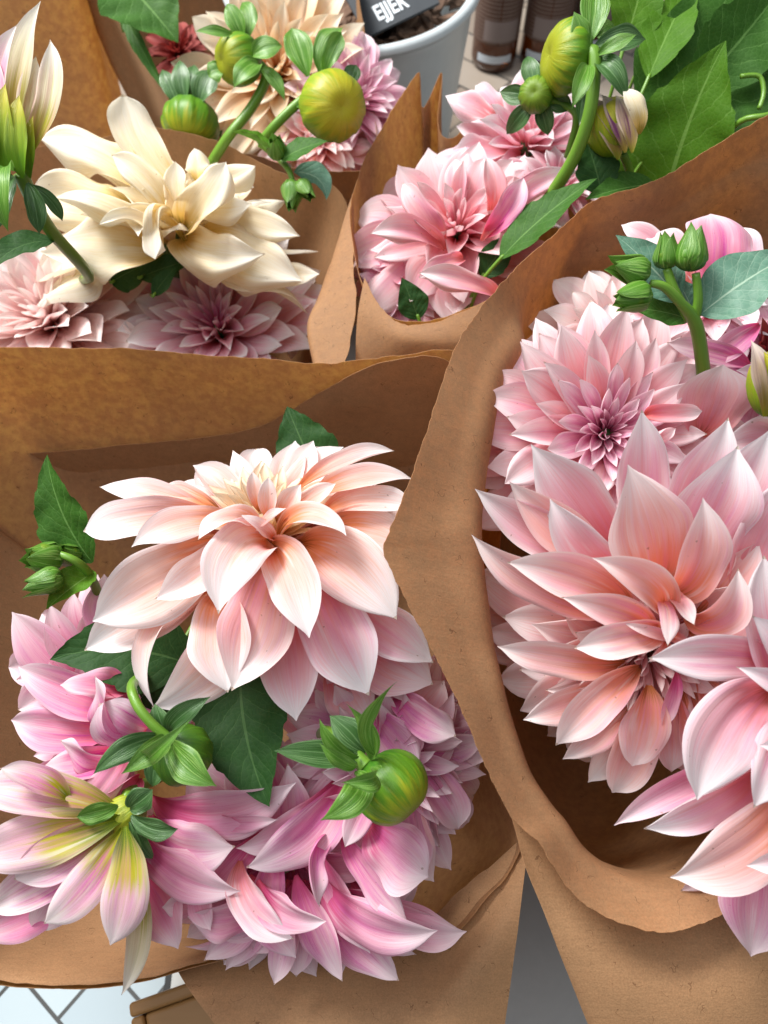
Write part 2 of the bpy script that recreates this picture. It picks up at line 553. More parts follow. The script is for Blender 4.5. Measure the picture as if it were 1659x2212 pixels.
def frame_of(ax):
    ax = ax.normalized()
    r = Vector((0, 0, 1)) if abs(ax.z) < 0.9 else Vector((0, 1, 0))
    a = ax.cross(r).normalized()
    b = ax.cross(a).normalized()
    return ax, a, b


# ------------------------------------------------------------------ dahlias
def dahlia(label, cx, cy, d, axis, Rpx, n, mat, seed=1, out=-0.25, inner=1.45, wr=0.40, ruff=0.10, cupk=1.0, jit=0.12,
           tw=0.25, group=None, centre=26, tmin=0.0, sector=None, cmat=None, base=None, manual=(), power=0.75, flat=1.0,
           mkw=None, name='dahlia', cscale=1.0, tipc=-0.05, arch=0.20):
    """A dahlia head: spiral of petals from upright in the middle to spread at the rim; manual adds petals read off one by one."""
    rnd = random.Random(seed)
    C = W(cx, cy, d)
    R = Rpx * K * d
    ax, ea, eb = frame_of(D(*axis))
    root = empty(name, C, label, 'flower', group)
    pm = PET[mat]
    cm = PET[cmat or mat]
    mbc = MB()
    for i in range(n):
        t = (i + 0.5) / n
        if t < tmin: continue
        az = i * 2.399963 + rnd.uniform(-jit, jit)
        rad = ea * math.cos(az) + eb * math.sin(az)
        if sector is not None and i >= centre:
            # leave out what the petals placed by hand replace: sector = (direction in the picture, half width in rad)
            sd = D(*sector[0])
            sd = (sd - ax * sd.dot(ax)).normalized()
            if math.acos(max(-1, min(1, rad.dot(sd)))) < sector[1] and t > sector[2]: continue
        phi = lerp(inner, out, t ** power) + rnd.uniform(-jit, jit) * 0.7
        L = R * (0.20 + 0.80 * t ** 0.62) * rnd.uniform(0.90, 1.08) * (cscale if i < centre else 1)
        B = C - ax * R * 0.34 * t + rad * R * (0.03 + 0.10 * t)
        dr = rad * math.cos(phi) + ax * math.sin(phi) * flat
        T = B + dr.normalized() * L
        nn = (ax * math.cos(phi) - rad * math.sin(phi)).normalized()
        wdt = L * wr * lerp(0.62, 1.0, min(1, t * 2)) * rnd.uniform(0.88, 1.12)
        cb = lerp(2.6, 1.9, t)
        cmid = lerp(1.9, 0.62, min(1, t * 1.5)) * cupk * rnd.uniform(0.75, 1.25)
        ct = lerp(1.5, 0.9, t) * cupk
        rl = rnd.uniform(-tw, tw) * (0.4 + t)
        kw = dict(arch=-lerp(0.02, arch, t) * rnd.uniform(0.5, 1.3) * -1, lat=rnd.uniform(-0.07, 0.07), cup=(cb, cmid, ct),
                  roll=(0, rl), tipc=tipc * rnd.uniform(-1.0, 2.0), ruff=ruff * rnd.uniform(0.2, 1.6), fold=rnd.choice((0, 0.12, 0.3)) if t > .2 else 0,
                  edge=rnd.choice((0, 0, 0.25, 0.5)) * (1 if t > 0.3 else 0), seed=rnd.random(), m=rnd.uniform(0.5, 0.64),
                  p=rnd.uniform(1.9, 2.7))
        if i < centre or n - i > 96:
            ribbon(mbc, B, T, nn, wdt, nu=8, nv=11, **dict(kw, fold=0))
        else:
            mb = MB()
            ribbon(mb, B, T, nn, wdt, **kw)
            mb.build('petal', pm, root)
    if mbc.v: mbc.build('flower_centre', cm, root)
    for q in manual:
        kw = dict(mkw or {})
        if isinstance(q[-1], dict): kw.update(q[-1]); q = q[:-1]
        hp(root, pm, ax, *q, **kw)
    # receptacle, green bracts and stem under the head
    mb = MB()
    kx = C - ax * R * 0.36
    tube(mb, [C - ax * R * 0.02, C - ax * R * 0.2, kx, kx - ax * R * 0.06], [R * 0.05, R * 0.12, R * 0.11, R * 0.04], 14, 3)
    mb.build('calyx', SEPALD, root)
    if base is not None:
        mb = MB()
        b = base if isinstance(base, Vector) else Vector(base)
        tube(mb, [kx, kx - ax * 0.03 + Vector((0, 0, -0.01)), lerp(kx, b, 0.5) + Vector((0, 0, -0.01)), b], [0.0040, 0.0038, 0.0042, 0.0045], 8, 4)
        mb.build('stem', STEMD, root)
    return root


def hp(root, mat, ax, bx, by, bd, tx, ty, td, w, face=(0, 0, 1), name='petal', material=None, cupx=1.0, **kw):
    """A petal read off the photograph: base, tip (picture point + metres out), width in picture units."""
    B, T = W(bx, by, bd), W(tx, ty, td)
    mb = MB()
    kw.setdefault('seed', int(bx * 7 + ty))
    kw.setdefault('ruff', 0.13)
    if name == 'petal' and 'cup' in kw: kw['cup'] = (kw['cup'][0], kw['cup'][1] * 1.35 * cupx, kw['cup'][2] * 1.15 * cupx)
    kw.setdefault('tipc', random.Random(int(tx * 3 + by)).uniform(-.10, .03) if name == 'petal' else 0); kw.setdefault('fold', 0.16); kw.setdefault('edge', 0.12)
    kw.setdefault('nu', 14); kw.setdefault('nv', 26)
    ribbon(mb, B, T, D(*face), w * K * (bd + td) / 2, **kw)
    if material is None: material = mat
    return mb.build(name, material, root)


def hang(parent, name, mat, bx, by, bd, tx, ty, td, w, face=(0, 0, 1), **kw):
    return hp(parent, mat, None, bx, by, bd, tx, ty, td, w, face=face, name=name, **kw)


# ------------------------------------------------------------------ buds
def bud_body(mb, C, ax, R, squash=0.88, ribs=11, twist=0.35, amp=0.065, nseg=88, nring=26, dimple=0.12, lean=0.0):
    ax, ea, eb = frame_of(ax)
    verts, uv, faces = [], [], []
    for j in range(nring + 1):
        v = j / nring
        th = math.pi * v                      # 0 at the stem, pi at the apex
        for i in range(nseg):
            u = i / nseg
            a = math.tau * u
            q = (u * ribs + twist * v * ribs * 0.25) % 1.0
            over = (1 - q) ** 1.5 if q > 0.12 else q / 0.12   # overlapping scales: sharp step, long slope
            r = R * (1 + amp * (over - 0.5) * math.sin(th) ** 0.7)
            h = -math.cos(th) * squash
            if v > 0.84: h -= dimple * ((v - 0.84) / 0.16) ** 2
            if v < 0.15: h += dimple * 0.8 * ((0.15 - v) / 0.15) ** 2
            rr = math.sin(th) ** 0.88
            verts.append(C + ax * h * R + (ea * math.cos(a) + eb * math.sin(a)) * r * rr)
            uv.append((u, v))
    for j in range(nring):
        for i in range(nseg):
            a, b = j * nseg + i, j * nseg + (i + 1) % nseg
            faces.append((a, b, b + nseg, a + nseg))
    mb.add(verts, faces, uv)


def make_bud(label, cx, cy, d, axis, Rpx, stem=None, sep=(), rsep=None, mat=None, cat='flower bud', ribs=11, squash=0.88,
             stem_r=9, group='dahlia buds', smat=None, name='dahlia_bud', extra=None, stemmat=None, amp=0.075, twist=0.35):
    """sep: sepals read off the photograph; rsep=(count, length px, width px, lean) a ring of them."""
    C = W(cx, cy, d)
    R = Rpx * K * d
    root = empty(name, C, label, cat, group)
    ax = D(*axis)
    mb = MB()
    bud_body(mb, C, ax, R, squash, ribs, twist, amp)
    mb.build('bud', mat or BUD, root)
    smat = smat or SEPAL
    for q in sep:
        kw = q[-1] if isinstance(q[-1], dict) else {}
        a = q[:-1] if isinstance(q[-1], dict) else q
        kw = dict(dict(cup=(1.2, 0.5, 0.6), nu=10, nv=20, m=0.5, p=1.7), **kw)
        hp(root, kw.pop('material', smat), ax, *a, name='sepal', **kw)
    if rsep:
        cnt, ln, wd_, lean = rsep[:4]
        a0 = rsep[4] if len(rsep) > 4 else 0.0
        axn, ea, eb = frame_of(ax)
        base = C - axn * R * squash * 0.86
        rr = random.Random(int(cx))
        for k in range(cnt):
            a = math.tau * k / cnt + a0 + rr.uniform(-.15, .15)
            rad = ea * math.cos(a) + eb * math.sin(a)
            l = lean + rr.uniform(-.2, .2)
            dr = rad * math.cos(l) - axn * math.sin(l)
            B = base + rad * R * 0.22
            mb = MB()
            ribbon(mb, B, B + dr * ln * K * d * rr.uniform(.85, 1.1), (axn * math.cos(l) + rad * math.sin(l)), wd_ * K * d,
                   arch=0.18, cup=(1.2, 0.55, 0.6), tipc=rr.uniform(-.15, .1), lat=rr.uniform(-.08, .08), roll=(0, rr.uniform(-.4, .4)), m=0.5, p=1.7, seed=k)
            mb.build('sepal', smat, root)
    if stem:
        mb = MB()
        pts = [W(*s[:3]) for s in stem]
        rs = [(s[3] if len(s) > 3 else stem_r) * K * s[2] for s in stem]
        tube(mb, pts, rs, 14, 6)
        mb.build('stem', stemmat or STEM, root)
    return root


def small_bud(root, cx, cy, d, axis, Rpx, mat=None, n=5, ln=1.7, smat=None):
    """A closed young bud wrapped in pointed sepals, as a part of a spray."""
    C = W(cx, cy, d)
    R = Rpx * K * d
    axn, ea, eb = frame_of(D(*axis))
    mb = MB()
    bud_body(mb, C, axn, R * .86, 1.0, 7, 0.3, 0.03, 28, 14)
    b = mb.build('bud', mat or BUDG, root)
    rr = random.Random(int(cx * 3 + cy))
    base = C - axn * R * 0.85
    for k in range(n):
        a = math.tau * k / n + rr.uniform(-.2, .2)
        rad = ea * math.cos(a) + eb * math.sin(a)
        B = base + rad * R * 0.15
        T = C + axn * R * ln * rr.uniform(0.8, 1.1) + rad * R * rr.uniform(0.2, 0.75)
        c1 = base + rad * R * 1.75 + axn * R * 0.25
        mb = MB()
        ribbon(mb, B, T, -rad, R * 2.15, arch=0.0, c1=c1, cup=(1.4, 1.0, 1.0), nu=8, nv=14, m=0.45, p=1.6, seed=k)
        mb.build('sepal', smat or SEPAL, b)
    return b


def leaf(label, cx, cy, d, tx, ty, td, w, face=(0, 0, 1), mat=None, teeth=9, arch=0.06, fold=0.22, stem=None, root=None, group='dahlia leaves', **kw):
    B, T = W(cx, cy, d), W(tx, ty, td)
    mb = MB()
    nv = teeth * 9 if teeth else 30
    kw.setdefault('cup', (0.3, 0.15, 0.3))
    ribbon(mb, B, T, D(*face), w * K * (d + td) / 2, arch=arch, fold=fold, kind='leaf', teeth=teeth, nu=14, nv=nv, seed=int(cx + cy), **kw)
    if root is not None:
        return mb.build('leaf', mat or LEAF, root)
    r = empty('dahlia_leaf', B, label, 'leaf', group)
    mb.build('blade', mat or LEAF, r)
    mb = MB()
    pts = [B + (T - B).normalized() * 0.004, B]
    if stem: pts += [W(*s) for s in stem]
    else: pts += [B - (T - B).normalized() * 0.02 + Vector((0, 0, -0.012)), B - (T - B).normalized() * 0.03 + Vector((0, 0, -0.05))]
    tube(mb, pts, [0.0012] + [0.0016] * (len(pts) - 1), 8, 4)
    mb.build('leaf_stalk', STEM, r)
    return r


# ------------------------------------------------------------------ paper sheets
def cr(p0, p1, p2, p3, t):
    return 0.5 * ((2 * p1) + (p2 - p0) * t + (2 * p0 - 5 * p1 + 4 * p2 - p3) * t * t + (3 * p1 - p0 - 3 * p2 + p3) * t ** 3)


def sheet(rows, parent, name='sheet', closed=False, su=10, sv=8, wr=0.0012, rag=0.0010, seed=0, mat=None, thick=0.00035):
    """A sheet of paper through rows of points, rim first; slightly crumpled, torn-cut rim, real thickness."""
    m = len(rows[0])

    def interp(row, k):
        out = []
        n = len(row)
        segs = n if closed else n - 1
        for i in range(segs):
            p = [row[(i + j) % n] if closed else row[max(0, min(n - 1, i + j))] for j in (-1, 0, 1, 2)]
            for q in range(k): out.append(cr(*p, q / k))
        if not closed: out.append(row[-1])
        return out
    dense = [interp(r, su) for r in rows]
    n = len(dense[0])
    colsv = []
    for i in range(n):
        c = [r[i] for r in dense]
        out = []
        for j in range(len(c) - 1):
            p = [c[max(0, min(len(c) - 1, j + q))] for q in (-1, 0, 1, 2)]
            for q in range(sv): out.append(cr(*p, q / sv))
        out.append(c[-1])
        colsv.append(out)
    nr = len(colsv[0])
    verts, uv, faces = [], [], []
    for j in range(nr):
        for i in range(n):
            p = colsv[i][j]
            a = colsv[(i + 1) % n if closed else min(i + 1, n - 1)][j] - colsv[i - 1 if closed or i else 0][j]
            b = colsv[i][min(j + 1, nr - 1)] - colsv[i][max(j - 1, 0)]
            nm = a.cross(b)
            nm = nm.normalized() if nm.length > 1e-9 else Vector((0, 0, 1))
            o = Vector((seed * 1.7, 0, 0))
            w = noise.noise(p * 14 + o) * wr * 1.6 + noise.noise(p * 37 + o) * wr * 0.55
            # creases: sharp folds along noise zero lines
            w += (0.5 - abs(noise.noise(p * 9 + o * 2))) * wr * 1.2
            q = p + nm * w
            if j == 0 and nr > 1:
                e = (colsv[i][1] - p).normalized()
                q += e * (noise.noise(p * 260 + o) * rag + noise.noise(p * 90 + o) * rag * 1.2)
            verts.append(q)
            uv.append((i / n, j / nr))
    lim = n if closed else n - 1
    for j in range(nr - 1):
        for i in range(lim):
            a, b = j * n + i, j * n + (i + 1) % n
            faces.append((a, b, b + n, a + n))
    mb = MB()
    mb.add(verts, faces, uv)
    o = mb.build(name, mat or PAPER, parent)
    s = o.modifiers.new('thickness', 'SOLIDIFY')
    s.thickness = thick
    s.offset = 0
    es = o.modifiers.new('crisp_edge', 'EDGE_SPLIT')
    es.split_angle = math.radians(48)
    return o


def cone_rows(rim, bottom, steps, extra=None):
    """Rows of a sleeve: the rim, then rings pulled towards the axis over bottom by k and down to the height fraction h."""
    rows = [rim]
    if extra:
        th = extra[0]
        cx = sum(p.x for p in th) / len(th); cy = sum(p.y for p in th) / len(th)
        out = []
        for a, b in zip(rim, th):      # the tall back part drops straight from its rim, only the low side is turned out
            k = sstep(.36, .43, a.y)
            h = Vector((cx - a.x, cy - a.y, 0)).normalized()
            out.append(b.lerp(a + h * .009 + Vector((0, 0, -.036)), k))
        th = out
        rows += [[lerp(a, b, .5) for a, b in zip(rim, th)], th]
        rows.append([Vector((lerp(p.x, cx, .03), lerp(p.y, cy, .03), p.z - .028)) for p in th])
    last = rows[-1]
    for k, h in steps:
        rows.append([Vector((lerp(p.x, bottom.x, k), lerp(p.y, bottom.y, k), lerp(p.z, bottom.z, h))) for p in last])
    return rows


def sleeve(label, rim, bottom, steps=((0.16, 0.15), (0.36, 0.42), (0.58, 0.72), (0.76, 0.98), (0.97, 1.0)), extra=None, closed=True, seed=0, **kw):
    R = [W(*p) for p in rim]
    ex = [[W(*p) for p in r] for r in extra] if extra else None
    b = Vector(bottom)
    root = empty('paper_sleeve', b, label, 'paper wrap', 'kraft paper sleeves round the bouquets')
    kw.setdefault('mat', PAPER2)
    sheet(cone_rows(R, b, steps, ex), root, 'sheet', closed, seed=seed, **kw)
    return root


def floor_pt(x, y, z=0.0):
    r = RIGHT * ((x - 829.5) * K) + UP * (-(y - 1106) * K) + FWD
    return CAM + r * ((CAM.z - z) / -r.z)


# ------------------------------------------------------------------ floor
def box(mb, x0, x1, y0, y1, z0, z1):
    v = [Vector(p) for p in ((x0, y0, z0), (x1, y0, z0), (x1, y1, z0), (x0, y1, z0), (x0, y0, z1), (x1, y0, z1), (x1, y1, z1), (x0, y1, z1))]
    mb.add(v, [(0, 3, 2, 1), (4, 5, 6, 7), (0, 1, 5, 4), (1, 2, 6, 5), (2, 3, 7, 6), (3, 0, 4, 7)],
           [(0, 0), (1, 0), (1, 1), (0, 1)] * 2)


m, nt = newmat('tile_floor')
tc = nt.nodes.new('ShaderNodeTexCoord')
mp = nt.nodes.new('ShaderNodeMapping')
mp.inputs['Rotation'].default_value = (0, 0, math.radians(40))
nt.links.new(tc.outputs['Object'], mp.inputs[0])
br = nt.nodes.new('ShaderNodeTexBrick')
br.offset = 0.5
br.inputs['Scale'].default_value = 1.0
br.inputs['Brick Width'].default_value = 0.13
br.inputs['Row Height'].default_value = 0.072
br.inputs['Mortar Size'].default_value = 0.0028
br.inputs['Mortar Smooth'].default_value = 0.2
br.inputs['Color1'].default_value = (0.36, 0.31, 0.26, 1)
br.inputs['Color2'].default_value = (0.25, 0.20, 0.16, 1)
br.inputs['Mortar'].default_value = (0.07, 0.065, 0.06, 1)
nt.links.new(mp.outputs[0], br.inputs['Vector'])
dirt = noise_(nt, tc.outputs['Object'], 9, 5, 0.6)
c = mixc(nt, ramp(nt, dirt, [(0.42, (0, 0, 0)), (0.75, (0.6, 0.6, 0.6))]), br.outputs['Color'], (0.30, 0.24, 0.18))
TILE = finish(m, nt, c, 0.22, 0, 1, br.outputs['Fac'], 0.2, 0.001)

m, nt = newmat('white_tile')
tc = nt.nodes.new('ShaderNodeTexCoord')
mp = nt.nodes.new('ShaderNodeMapping')
mp.inputs['Rotation'].default_value = (0, 0, math.radians(40))
mp.inputs['Location'].default_value = (0.01, 0.022, 0)
nt.links.new(tc.outputs['Object'], mp.inputs[0])
br = nt.nodes.new('ShaderNodeTexBrick')
br.inputs['Scale'].default_value = 1.0
br.inputs['Brick Width'].default_value = 0.12
br.inputs['Row Height'].default_value = 0.062
br.inputs['Mortar Size'].default_value = 0.0022
br.inputs['Mortar Smooth'].default_value = 0.3
br.inputs['Color1'].default_value = (0.46, 0.54, 0.57, 1)  # white tile with the blue of reflected sky put into its colour
br.inputs['Color2'].default_value = (0.38, 0.46, 0.50, 1)
br.inputs['Mortar'].default_value = (0.05, 0.05, 0.045, 1)
nt.links.new(mp.outputs[0], br.inputs['Vector'])
WTILE = finish(m, nt, br.outputs['Color'], 0.15, 0, 1, br.outputs['Fac'], 0.15, 0.001)
m, nt = newmat('grey_concrete')
tc = nt.nodes.new('ShaderNodeTexCoord')
n1 = noise_(nt, tc.outputs['Object'], 7, 6, 0.6)
n2 = noise_(nt, tc.outputs['Object'], 90, 4, 0.6)
c = mixc(nt, math_(nt, 'ADD', math_(nt, 'MULTIPLY', n1, 0.6), math_(nt, 'MULTIPLY', n2, 0.4)), (0.32, 0.31, 0.30), (0.44, 0.43, 0.415))
CONC = finish(m, nt, c, 0.6, 0, 1, n2, 0.3, 0.001)

m, nt = newmat('pale_stone')
tc = nt.nodes.new('ShaderNodeTexCoord')
n1 = noise_(nt, tc.outputs['Object'], 30, 6, 0.6)
STONE = finish(m, nt, mixc(nt, n1, (0.50, 0.52, 0.50), (0.66, 0.67, 0.64)), 0.3, 0, 1, n1, 0.2, 0.001)

m, nt = newmat('black_edging')
BLACK = finish(m, nt, (0.02, 0.02, 0.018), 0.35, 0, 1)

mb = MB()
mb.add([Vector(p) for p in ((-4, -3, 0), (4, -3, 0), (4, 6, 0), (-4, 6, 0))], [(0, 1, 2, 3)])
tag(mb.build('floor', TILE, smooth=False), kind='structure')
xs0 = floor_pt(352, 2180).x
xs1 = floor_pt(366, 2180).x
xs2 = floor_pt(436, 2180).x
yb = floor_pt(300, 2222).y
mb = MB(); box(mb, -1.5, xs0 - 0.0006, yb + 0.0005, 1.15, 0.0008, 0.0030)
tag(mb.build('tile_inlay', WTILE, smooth=False), kind='structure')
mb = MB(); box(mb, xs0, xs1 - 0.0005, yb, 1.15, 0.001, 0.004)
box(mb, -1.5, xs0 - 0.0005, yb - 0.010, yb, 0.001, 0.004)
tag(mb.build('floor_edging', BLACK, smooth=False), kind='structure')
mb = MB(); box(mb, xs1, xs2 - 0.0005, -2.0, 1.15, 0.001, 0.005)
tag(mb.build('floor_border', STONE, smooth=False), kind='structure')
mb = MB(); box(mb, xs2, 2.2, -2.0, 1.15, 0.001, 0.012)
tag(mb.build('pavement', CONC, smooth=False), kind='structure')

# ------------------------------------------------------------------ paper sleeves
Z = Vector
B1 = (-0.10, 0.20, 0.04)
S1 = sleeve('kraft sleeve with its tall back wall behind the big peach white dahlia',
            [(-140, 760, .63), (60, 750, .635), (300, 757, .63), (520, 772, .625), (700, 786, .62), (850, 769, .615), (990, 760, .605),
             (1065, 860, .60), (1080, 1100, .57), (1078, 1350, .555), (1085, 1600, .545), (1128, 1780, .530), (1100, 1880, .525), (1045, 1945, .52), (960, 2030, .52),
             (800, 2060, .52), (600, 2055, .515), (440, 2082, .508), (300, 2120, .502), (150, 2137, .498), (0, 2126, .50), (-160, 2090, .48),
             (-560, 1900, .41), (-740, 1500, .41), (-640, 1100, .455), (-440, 850, .54)], B1,  # left rim lies out of view, raised to shade the front paper
            steps=((0.05, 0.20), (0.20, 0.45), (0.46, 0.72), (0.70, 0.98), (0.97, 1.0)), seed=3, su=12, mat=PAPER)
# second wrap inside the back wall: single paper above its slanted edge, double below


def wall_pt(x, y, Y):
    return W(x, y, Y / (math.cos(PITCH) + (1106 - y) * K * math.sin(PITCH)))


rows = [[wall_pt(x, y + dy, Y) for x, y in ((-150, 1000), (0, 985), (150, 972), (300, 958), (440, 945), (560, 922), (640, 880), (730, 825), (820, 785), (930, 770), (1000, 800))]
        for dy, Y in ((0, .389), (90, .382), (260, .372), (500, .365))]
sheet(rows, S1, 'inner_sheet', seed=41, su=6, mat=PAPER2)
lin = [(560, 2052, .514), (440, 2076, .507), (300, 2112, .501), (150, 2128, .497), (0, 2117, .499), (-160, 2080, .48), (-550, 1890, .412), (-725, 1500, .412), (-625, 1105, .457), (-430, 870, .542), (-200, 990, .64)]  # liner added to darken the left and front paper
sheet(cone_rows([W(*p) for p in lin], Vector(B1) + Vector((0, 0, .01)), ((0.03, 0.04), (0.11, 0.22), (0.27, 0.46), (0.5, 0.73))), S1, 'inner_sheet', seed=43, su=8, mat=PAPER2)
# outer layer of the same sleeve
rows = [[W(*p) for p in r] for r in (
    [(372, 2070, .53), (520, 2050, .54), (700, 2040, .545), (900, 2000, .545), (1020, 1900, .54), (1142, 1800, .535)],
    [(392, 2110, .515), (540, 2130, .52), (700, 2130, .525), (900, 2100, .525), (1040, 2000, .52), (1134, 1880, .522)],
    [(432, 2170, .505), (570, 2200, .51), (710, 2210, .51), (880, 2190, .51), (1000, 2120, .505), (1118, 2010, .512)],
    [(500, 2260, .50), (600, 2290, .50), (720, 2300, .50), (870, 2290, .50), (980, 2280, .495), (1086, 2240, .505)])]
sheet([list(r) for r in rows], S1, 'outer_sheet', seed=11, su=8, mat=PAPER2)

S2 = sleeve('kraft sleeve turned out in a broad pointed collar round the peachy pink dahlias',
            [(1700, 232, .598), (1560, 305, .602), (1450, 370, .602), (1360, 408, .602), (1280, 435, .60), (1215, 490, .585), (1150, 545, .565), (1085, 610, .54),
             (1022, 683, .52), (975, 770, .50), (932, 900, .475), (880, 1045, .455), (840, 1150, .443), (828, 1190, .44), (846, 1238, .44), (885, 1312, .44), (930, 1392, .44),
             (975, 1480, .44), (1012, 1560, .44), (1060, 1680, .44), (1110, 1772, .44), (1162, 1825, .44), (1222, 1915, .44), (1310, 1980, .44), (1430, 2010, .44), (1530, 1988, .445),
             (1620, 1925, .45), (1800, 1780, .46), (1960, 1500, .49), (2030, 1150, .52), (2020, 800, .555), (1950, 480, .575), (1830, 280, .59)],
            (0.27, 0.235, 0.04),
            extra=[[(1690, 420, .64), (1570, 470, .635), (1480, 520, .63), (1400, 550, .62), (1330, 575, .615), (1275, 610, .60), (1220, 645, .58), (1165, 690, .56),
                    (1125, 745, .545), (1080, 820, .525), (1056, 930, .505), (1042, 1060, .488), (1036, 1140, .477), (1037, 1185, .474), (1040, 1230, .472), (1050, 1300, .468), (1064, 1390, .465),
                    (1085, 1470, .462), (1105, 1550, .462), (1142, 1660, .462), (1185, 1735, .462), (1220, 1780, .462), (1262, 1840, .463), (1330, 1885, .465), (1425, 1910, .466), (1510, 1890, .468),
                    (1590, 1830, .475), (1730, 1700, .485), (1860, 1450, .51), (1920, 1130, .54), (1910, 820, .58), (1850, 560, .61), (1790, 450, .625)]],
            steps=((0.03, 0.22), (0.10, 0.50), (0.30, 0.78), (0.6, 0.98), (0.97, 1.0)), mat=PAPER3, seed=5, su=14)
rows = [[W(*p) for p in r] for r in (
    [(1098, 1735, .475), (1170, 1800, .482), (1280, 1890, .484), (1430, 1930, .484), (1600, 1860, .484), (1800, 1740, .485)],
    [(1116, 1800, .470), (1200, 1905, .468), (1310, 2010, .467), (1440, 2060, .466), (1610, 2020, .466), (1840, 1930, .47)],
    [(1160, 1935, .462), (1230, 2050, .462), (1340, 2130, .458), (1470, 2170, .455), (1640, 2150, .455), (1900, 2100, .47)],
    [(1284, 2240, .47), (1330, 2290, .465), (1420, 2330, .46), (1540, 2350, .458), (1700, 2330, .458), (1980, 2300, .47)])]
sheet([list(r) for r in rows], S2, 'outer_sheet', seed=17, su=8, mat=PAPER2)

S3 = sleeve('kraft sleeve rising to two sharp points round the pink dahlias',
            [(1290, 460, .70), (1180, 330, .76), (1050, 260, .79), (972, 300, .79), (945, 262, .79), (954, 158, .80), (914, 232, .785), (906, 156, .78), (868, 205, .765), (830, 270, .74), (790, 335, .72),
             (766, 400, .70), (756, 460, .685), (764, 540, .668), (785, 610, .65), (820, 662, .64), (860, 690, .632), (940, 690, .628), (1040, 655, .622), (1120, 610, .63), (1220, 560, .66)],
            (0.085, 0.50, 0.05), steps=((0.10, 0.16), (0.30, 0.42), (0.55, 0.72), (0.75, 0.98), (0.97, 1.0)), mat=PAPER, seed=7, su=8)
rows = [[W(*p) for p in r] for r in (
    [(757, 430, .695), (762, 560, .672), (768, 660, .655), (745, 790, .645)],
    [(735, 490, .693), (722, 600, .674), (712, 700, .658), (705, 790, .648)],
    [(716, 560, .693), (690, 640, .678), (672, 700, .663), (684, 790, .65)],
    [(712, 570, .70), (684, 645, .685), (664, 705, .67), (678, 792, .655)])]
sheet([list(r) for r in rows], S3, 'outer_flap', seed=23, su=8)
rows = [[W(*p) for p in r] for r in (
    [(786, 600, .648), (815, 655, .636), (865, 697, .626), (940, 695, .620), (1045, 652, .612)],
    [(772, 680, .647), (815, 715, .636), (865, 735, .626), (940, 742, .620), (1050, 735, .614)],
    [(768, 790, .66), (815, 795, .652), (865, 800, .645), (940, 800, .638), (1060, 800, .63)])]
sheet([list(r) for r in rows], S3, 'front_band', seed=29, su=8)

S4 = sleeve('kraft sleeve round the creamy white dahlia',
            [(-200, 420, .78), (0, 340, .80), (120, 310, .80), (215, 298, .79), (310, 276, .785), (400, 287, .78), (480, 310, .775), (560, 352, .765), (640, 385, .755), (720, 400, .74),
             (757, 470, .72), (752, 600, .70), (735, 720, .71), (700, 830, .74), (560, 880, .76), (350, 880, .765), (100, 880, .765), (-150, 850, .765), (-300, 700, .77), (-300, 520, .76)],
            (-0.20, 0.58, 0.05), steps=((0.08, 0.16), (0.28, 0.42), (0.55, 0.72), (0.75, 0.98), (0.97, 1.0)), seed=9, su=8)
S6 = sleeve('kraft sleeve round the peach cream dahlia with its rim cut on a slant',
            [(128, -160, .90), (180, -110, .89), (250, 0, .875), (310, 110, .86), (352, 195, .85), (397, 277, .84), (470, 318, .835), (560, 340, .83), (640, 366, .825),
             (720, 370, .82), (800, 362, .82), (815, 300, .84), (800, 180, .88), (780, 20, .95), (740, -120, 1.02), (600, -180, 1.03), (350, -200, 1.0)],
            (-0.10, 0.86, 0.05), steps=((0.03, 0.25), (0.10, 0.5), (0.22, 0.8), (0.3, 0.98), (0.97, 1.0)), seed=13, su=8)
S5 = sleeve('kraft sleeve standing upright behind the half open dahlia',
            [(130, -260, .93), (138, -180, .90), (134, -120, .875), (60, -110, .86), (-60, -110, .86), (-200, -130, .87), (-300, -220, .92), (-200, -330, 1.0), (0, -350, 1.02)],
            (-0.50, 0.80, 0.05), steps=((0.0, 0.25), (0.03, 0.5), (0.08, 0.8), (0.12, 0.98), (0.97, 1.0)), mat=PAPER, seed=15, su=8)

